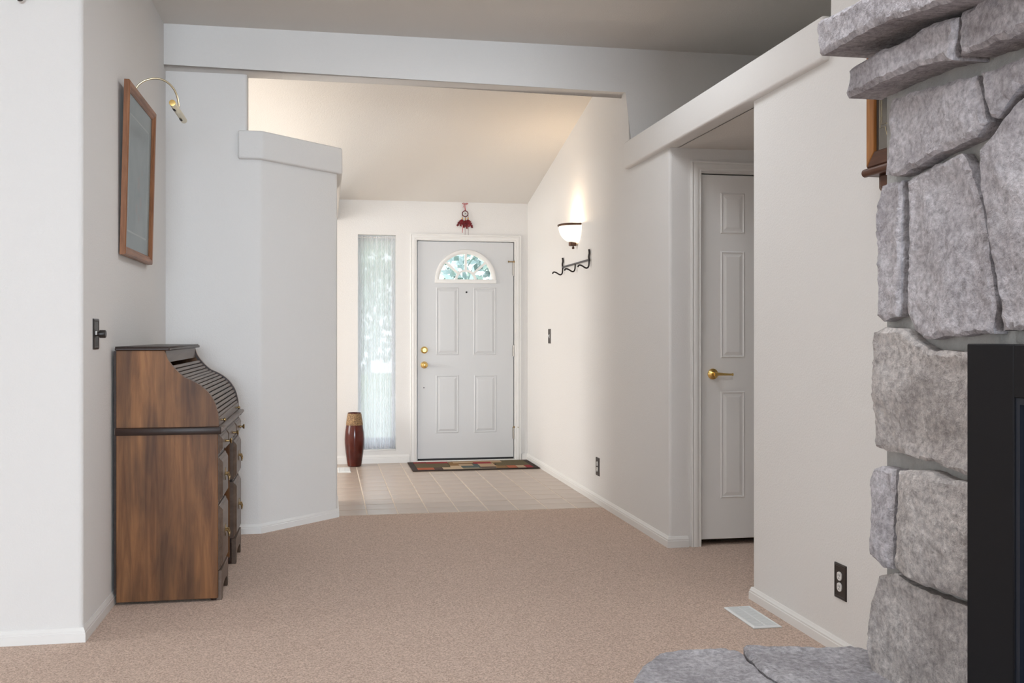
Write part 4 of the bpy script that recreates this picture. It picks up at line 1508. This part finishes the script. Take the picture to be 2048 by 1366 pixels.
s9 = s9 + [(s9[-1][0], HZ - .02), (on_x(*z7(258, 1200), XF).y, HZ - .02), face_poly(z7, [(250, 1250)])[0], face_poly(z7, [(260, 1080)])[0]]
stone('stone', s9, face, .05, 'stone_warm', 21)
IY1 = on_x(1950, 900, XF).y                         # far side of the insert
IY0 = IY1 - 1.02
IZ1 = on_x(1953, 687.5, XF).z
# stones around the rest of the insert, out of this view
zt = 1.74
stone('stone', [(1.36, IZ1 + .02), (1.00, IZ1 + .02), (.98, zt - .06), (1.20, zt - .02), (1.38, zt - .05)], face, .05, 'stone', 31, cell=.03)
stone('stone', [(.98, IZ1 + .02), (.62, IZ1 + .02), (.60, zt - .04), (.95, zt - .08)], face, .05, 'stone_warm', 32, cell=.03)
stone('stone', [(.60, IZ1 - .02), (.12, IZ1 + .01), (.11, zt - .03), (.58, zt - .05)], face, .05, 'stone', 33, cell=.03)
for i, (a, b) in enumerate(((HZ, .66), (.68, .93), (.95, IZ1 - .04))):
    stone('stone', [(IY0 - .02, a), (.12, a + .01), (.11, b), (IY0 - .03, b - .01)], face, .05, ('stone', 'stone_warm')[i % 2], 40 + i, cell=.03)
for i, (a, b) in enumerate(((1.98, 2.30), (2.32, 2.62), (2.64, 2.98))):
    for j, (c, d) in enumerate(((.12, .78), (.80, 1.45), (1.47, FY1 - .02))):
        s_ = .08 * ((i + j) % 2)
        stone('stone', [(c + s_ * .3, a), (d + s_ * .2 if j < 2 else d, a + .01), (d if j == 2 else d + s_ * .3, b), (c + s_ * .2, b - .01)], face, .05, 'stone', 60 + i * 5 + j, cell=.04)
# end stones on the far side of the chase
endf = lambda a, b, h: Vector((a, FY1 + .012 + h, b))
for i, (a, b) in enumerate(((HZ, .75), (.77, 1.18), (1.20, 1.70), (2.0, 2.45), (2.47, 2.95))):
    stone('stone', [(XF + .06, a), (1.56, a + .02), (1.55, b), (XF + .06, b - .015)], endf, .03, 'stone', 80 + i, cell=.04, rough=.008)
    stone('stone', [(1.585, a + .02), (XR - .01, a), (XR - .01, b - .01), (1.575, b)], endf, .03, 'stone_warm', 90 + i, cell=.04, rough=.008)

# mantel: two projecting courses of thick slabs
XM1, XM2 = 1.155, 1.205
z8 = lambda x, y: (1640 + x / 5.02, y / 5.02)
m1f = lambda a, b, h: Vector((XM1 - h, a, b))
m2f = lambda a, b, h: Vector((XM2 - h, a, b))
mp1 = face_poly(z8, [(-25, 235), (0, 205), (370, 15), (600, -100), (1500, -560), (2100, -850)], XM1)
mb1 = face_poly(z8, [(2100, -400), (1340, 10), (700, 210), (330, 380), (120, 510), (0, 565), (-20, 540), (-32, 300)], XM1)
ms = stone('mantel_stone', mp1 + mb1, m1f, XF + .045 - XM1, 'stone', 101, rough=.008, rnd=.010, edge_noise=.003)
mp2 = face_poly(z8, [(290, 680), (540, 530), (760, 440), (1000, 270), (1300, 160), (1360, 170), (1330, 380), (1290, 600), (1000, 660), (640, 810), (400, 930), (260, 985), (245, 960), (275, 830)], XM2)
stone('mantel_stone', mp2, m2f, XF + .045 - XM2, 'stone', 102, rough=.012, rnd=.014, edge_noise=.004)
mp3 = face_poly(z8, [(1400, 110), (1700, -60), (2300, -330), (2900, -600), (2900, 60), (2300, 215), (1900, 390), (1560, 500), (1385, 560), (1370, 380)], XM2 + .01)
stone('mantel_stone', mp3, lambda a, b, h: Vector((XM2 + .01 - h, a, b)), XF + .035 - XM2, 'stone', 103, rough=.02, rnd=.014, edge_noise=.005)
ya_ = min(p[0] for p in mp1) - .01
zlo = min(p[1] for p in mp1 if p[0] < ya_ + .1); zhi = max(p[1] for p in mp1 if p[0] < ya_ + .1)
stone('mantel_stone', [(ya_, zlo), (ya_, zhi), (FY0 - .06, zhi + .01), (FY0 - .07, zlo - .01)], m1f, XF + .045 - XM1, 'stone', 104, rough=.01, rnd=.012, cell=.03)
ya_ = min(p[0] for p in mp3) - .012
stone('mantel_stone', [(ya_, 1.73), (ya_, zlo - .01), (FY0 - .02, zlo - .01), (FY0 - .03, 1.735)], m2f, XF + .045 - XM2, 'stone', 105, rough=.014, rnd=.014, cell=.03)

# hearth
zh = lambda x, y: (1240 + x / 3.793, 1180 + y / 3.793)


def hearth_poly(pts):
    out = []
    for x, y in pts:
        p = on_z(*zh(x, y), HZ)
        out.append((p.x, p.y))
    return out


topf = lambda a, b, h: Vector((a, b, HZ + h))
ha = hearth_poly([(85, 705), (100, 640), (180, 535), (290, 458), (440, 432), (600, 426), (800, 416), (890, 436), (925, 445), (1000, 530), (1100, 620), (1230, 705)])
hx0 = ha[0][0]
hn = ha[-1]
ha = ha + [(hn[0] - .03, 1.75), (hn[0] - .02, 1.40), (hx0 - .01, 1.38), (hx0 - .015, 1.8)]
stone('hearth_stone', ha, topf, .075, 'hearth_stone', 121, rough=.008, rnd=.012, edge_noise=.004)
hb = hearth_poly([(930, 402), (950, 386), (1100, 395), (1270, 405), (1430, 405), (1530, 412), (1660, 402), (1780, 400), (1870, 425)])
hb = hb + [(XF + .16, hb[-1][1] - .005), (XF + .16, FY1 + .02), (XF + .03, FY1 - .02), (XF + .03, 1.40), (hn[0] - .005, 1.42), (hn[0] - .015, 1.75)] + hearth_poly([(1245, 700), (1112, 612), (1012, 522), (942, 442)])
stone('hearth_stone', hb, topf, .075, 'hearth_stone', 122, rough=.010, rnd=.012, edge_noise=.005)
stone('hearth_stone', [(hx0 - .01, 1.36), (XF + .03, 1.38), (XF + .03, .75), (hx0, .76)], topf, .075, 'hearth_stone', 123, rough=.010, rnd=.012, cell=.03)
stone('hearth_stone', [(hx0, .74), (XF + .03, .73), (XF + .03, .10), (hx0 + .01, .09)], topf, .075, 'hearth_stone', 124, rough=.010, rnd=.012, cell=.03)
box('hearth_core', (hx0 + .06, FY0 + .02, 0), (XF + .05, min(p[1] for p in hb[:9]) - .06, HZ - .06), 'mortar', fp)
hf = lambda a, b, h: Vector((hx0 + .045 - h, a, b))
yy0 = FY0 + .02
for i, (a, b) in enumerate(((.10, .62), (.64, 1.10), (1.12, 1.60), (1.62, 2.10))):
    stone('stone', [(a, .01), (b, .015), (b - .01, .31), (a + .01, .30)], hf, .04, ('stone', 'stone_warm')[i % 2], 130 + i, cell=.035)

# insert
ins = bpy.data.objects.new('fire_insert', None)
C.objects.link(ins)
ins.location = (XF, (IY0 + IY1) / 2, HZ)
ins.parent = fp
ins.matrix_parent_inverse = world_of(fp).inverted()
ins['label'] = 'black metal fireplace insert with dark glass'
XI = XF - .018
fb = .136
izb = HZ + .012
for nm, (a, b, c, d) in (('surround_side', (IY1 - fb, IY1, izb, IZ1)), ('surround_side', (IY0, IY0 + fb, izb, IZ1)), ('surround_top', (IY0 + fb, IY1 - fb, IZ1 - .098, IZ1)), ('surround_base', (IY0 + fb, IY1 - fb, izb, izb + .10))):
    box(nm, (XI, a, c), (XI + .045, b, d), 'insert_black', ins, .002, 1)
bm = bmesh.new()
q = [(IY0 + fb, izb + .10), (IY1 - fb, izb + .10), (IY1 - fb, IZ1 - .098), (IY0 + fb, IZ1 - .098)]
add_sweep(bm, [(0, 0), (0, -.010), (.006, -.014), (.012, -.030), (.012, 0)], q, lambda a, b, h: Vector((XI + .004 - h, a, b)), True)
finish(bm, 'glass_trim', 'insert_trim', ins)
box('fire_glass', (XI + .028, IY0 + fb, izb + .09), (XI + .033, IY1 - fb, IZ1 - .09), 'insert_glass', ins)

# ------------------------------------------------------------------ outside the front door: porch, path, shrubs and trees
struct(box('porch_slab', (-2.5, YF + .16, -.25), (3.5, YF + 2.2, -.08), 'path_concrete'))
struct(box('porch_soffit', (-2.5, YF + .16, 2.22), (3.5, YF + 1.55, 2.34), 'porch_paint'), 'pale porch ceiling seen through the half-round door window')
struct(box('porch_beam', (-2.5, YF + 1.45, 2.10), (3.5, YF + 1.57, 2.22), 'porch_paint'))
struct(box('ground_outside', (-14, YF + 2.2, -.4), (16, YF + 26, -.15), 'lawn_green'))


def tree(name, label, x, y, h, r, zc, mname, seed, nleaf=1700):
    rn = random.Random(seed)
    t = thing(name, label, 'tree', (x, y, -.15), 'trees outside the entrance')
    tube('trunk', [(x, y, -.16), (x + .05, y, zc * .5), (x, y + .05, zc + r * .5)], [.12, .09, .04], 'bark', t, 8)
    bm = bmesh.new()
    for _ in range(nleaf):
        d = Vector((rn.gauss(0, 1), rn.gauss(0, 1), rn.gauss(0, 1))).normalized()
        rr = rn.random() ** .45
        c = Vector((x + d.x * r * rr, y + d.y * r * rr, zc + d.z * h * rr))
        if c.z < .05:
            continue
        a = Vector((rn.gauss(0, 1), rn.gauss(0, 1), rn.gauss(0, 1))).normalized()
        b = a.orthogonal().normalized()
        s = rn.uniform(.07, .14)
        bm.faces.new([bm.verts.new(c + a * s), bm.verts.new(c + b * s * .5), bm.verts.new(c - a * s), bm.verts.new(c - b * s * .5)])
    me = bpy.data.meshes.new('foliage')
    bm.to_mesh(me); bm.free()
    me.materials.append(MATS[mname])
    o = bpy.data.objects.new('foliage', me)
    C.objects.link(o)
    o.parent = t
    o.matrix_parent_inverse = world_of(t).inverted()


tree('garden_tree', 'blue-green leafy tree seen through the half-round door window', 2.9, 16.5, 1.9, 1.3, 2.4, 'leaf_blue', 1)
tree('garden_tree', 'leafy green tree seen through the sheer curtain of the sidelight', .3, 15.2, 1.6, 1.1, 2.1, 'leaf_green', 2)
tree('garden_tree', 'tall leafy tree standing behind the tree outside the door', 3.7, 20.0, 2.6, 2.0, 3.0, 'leaf_green', 3)
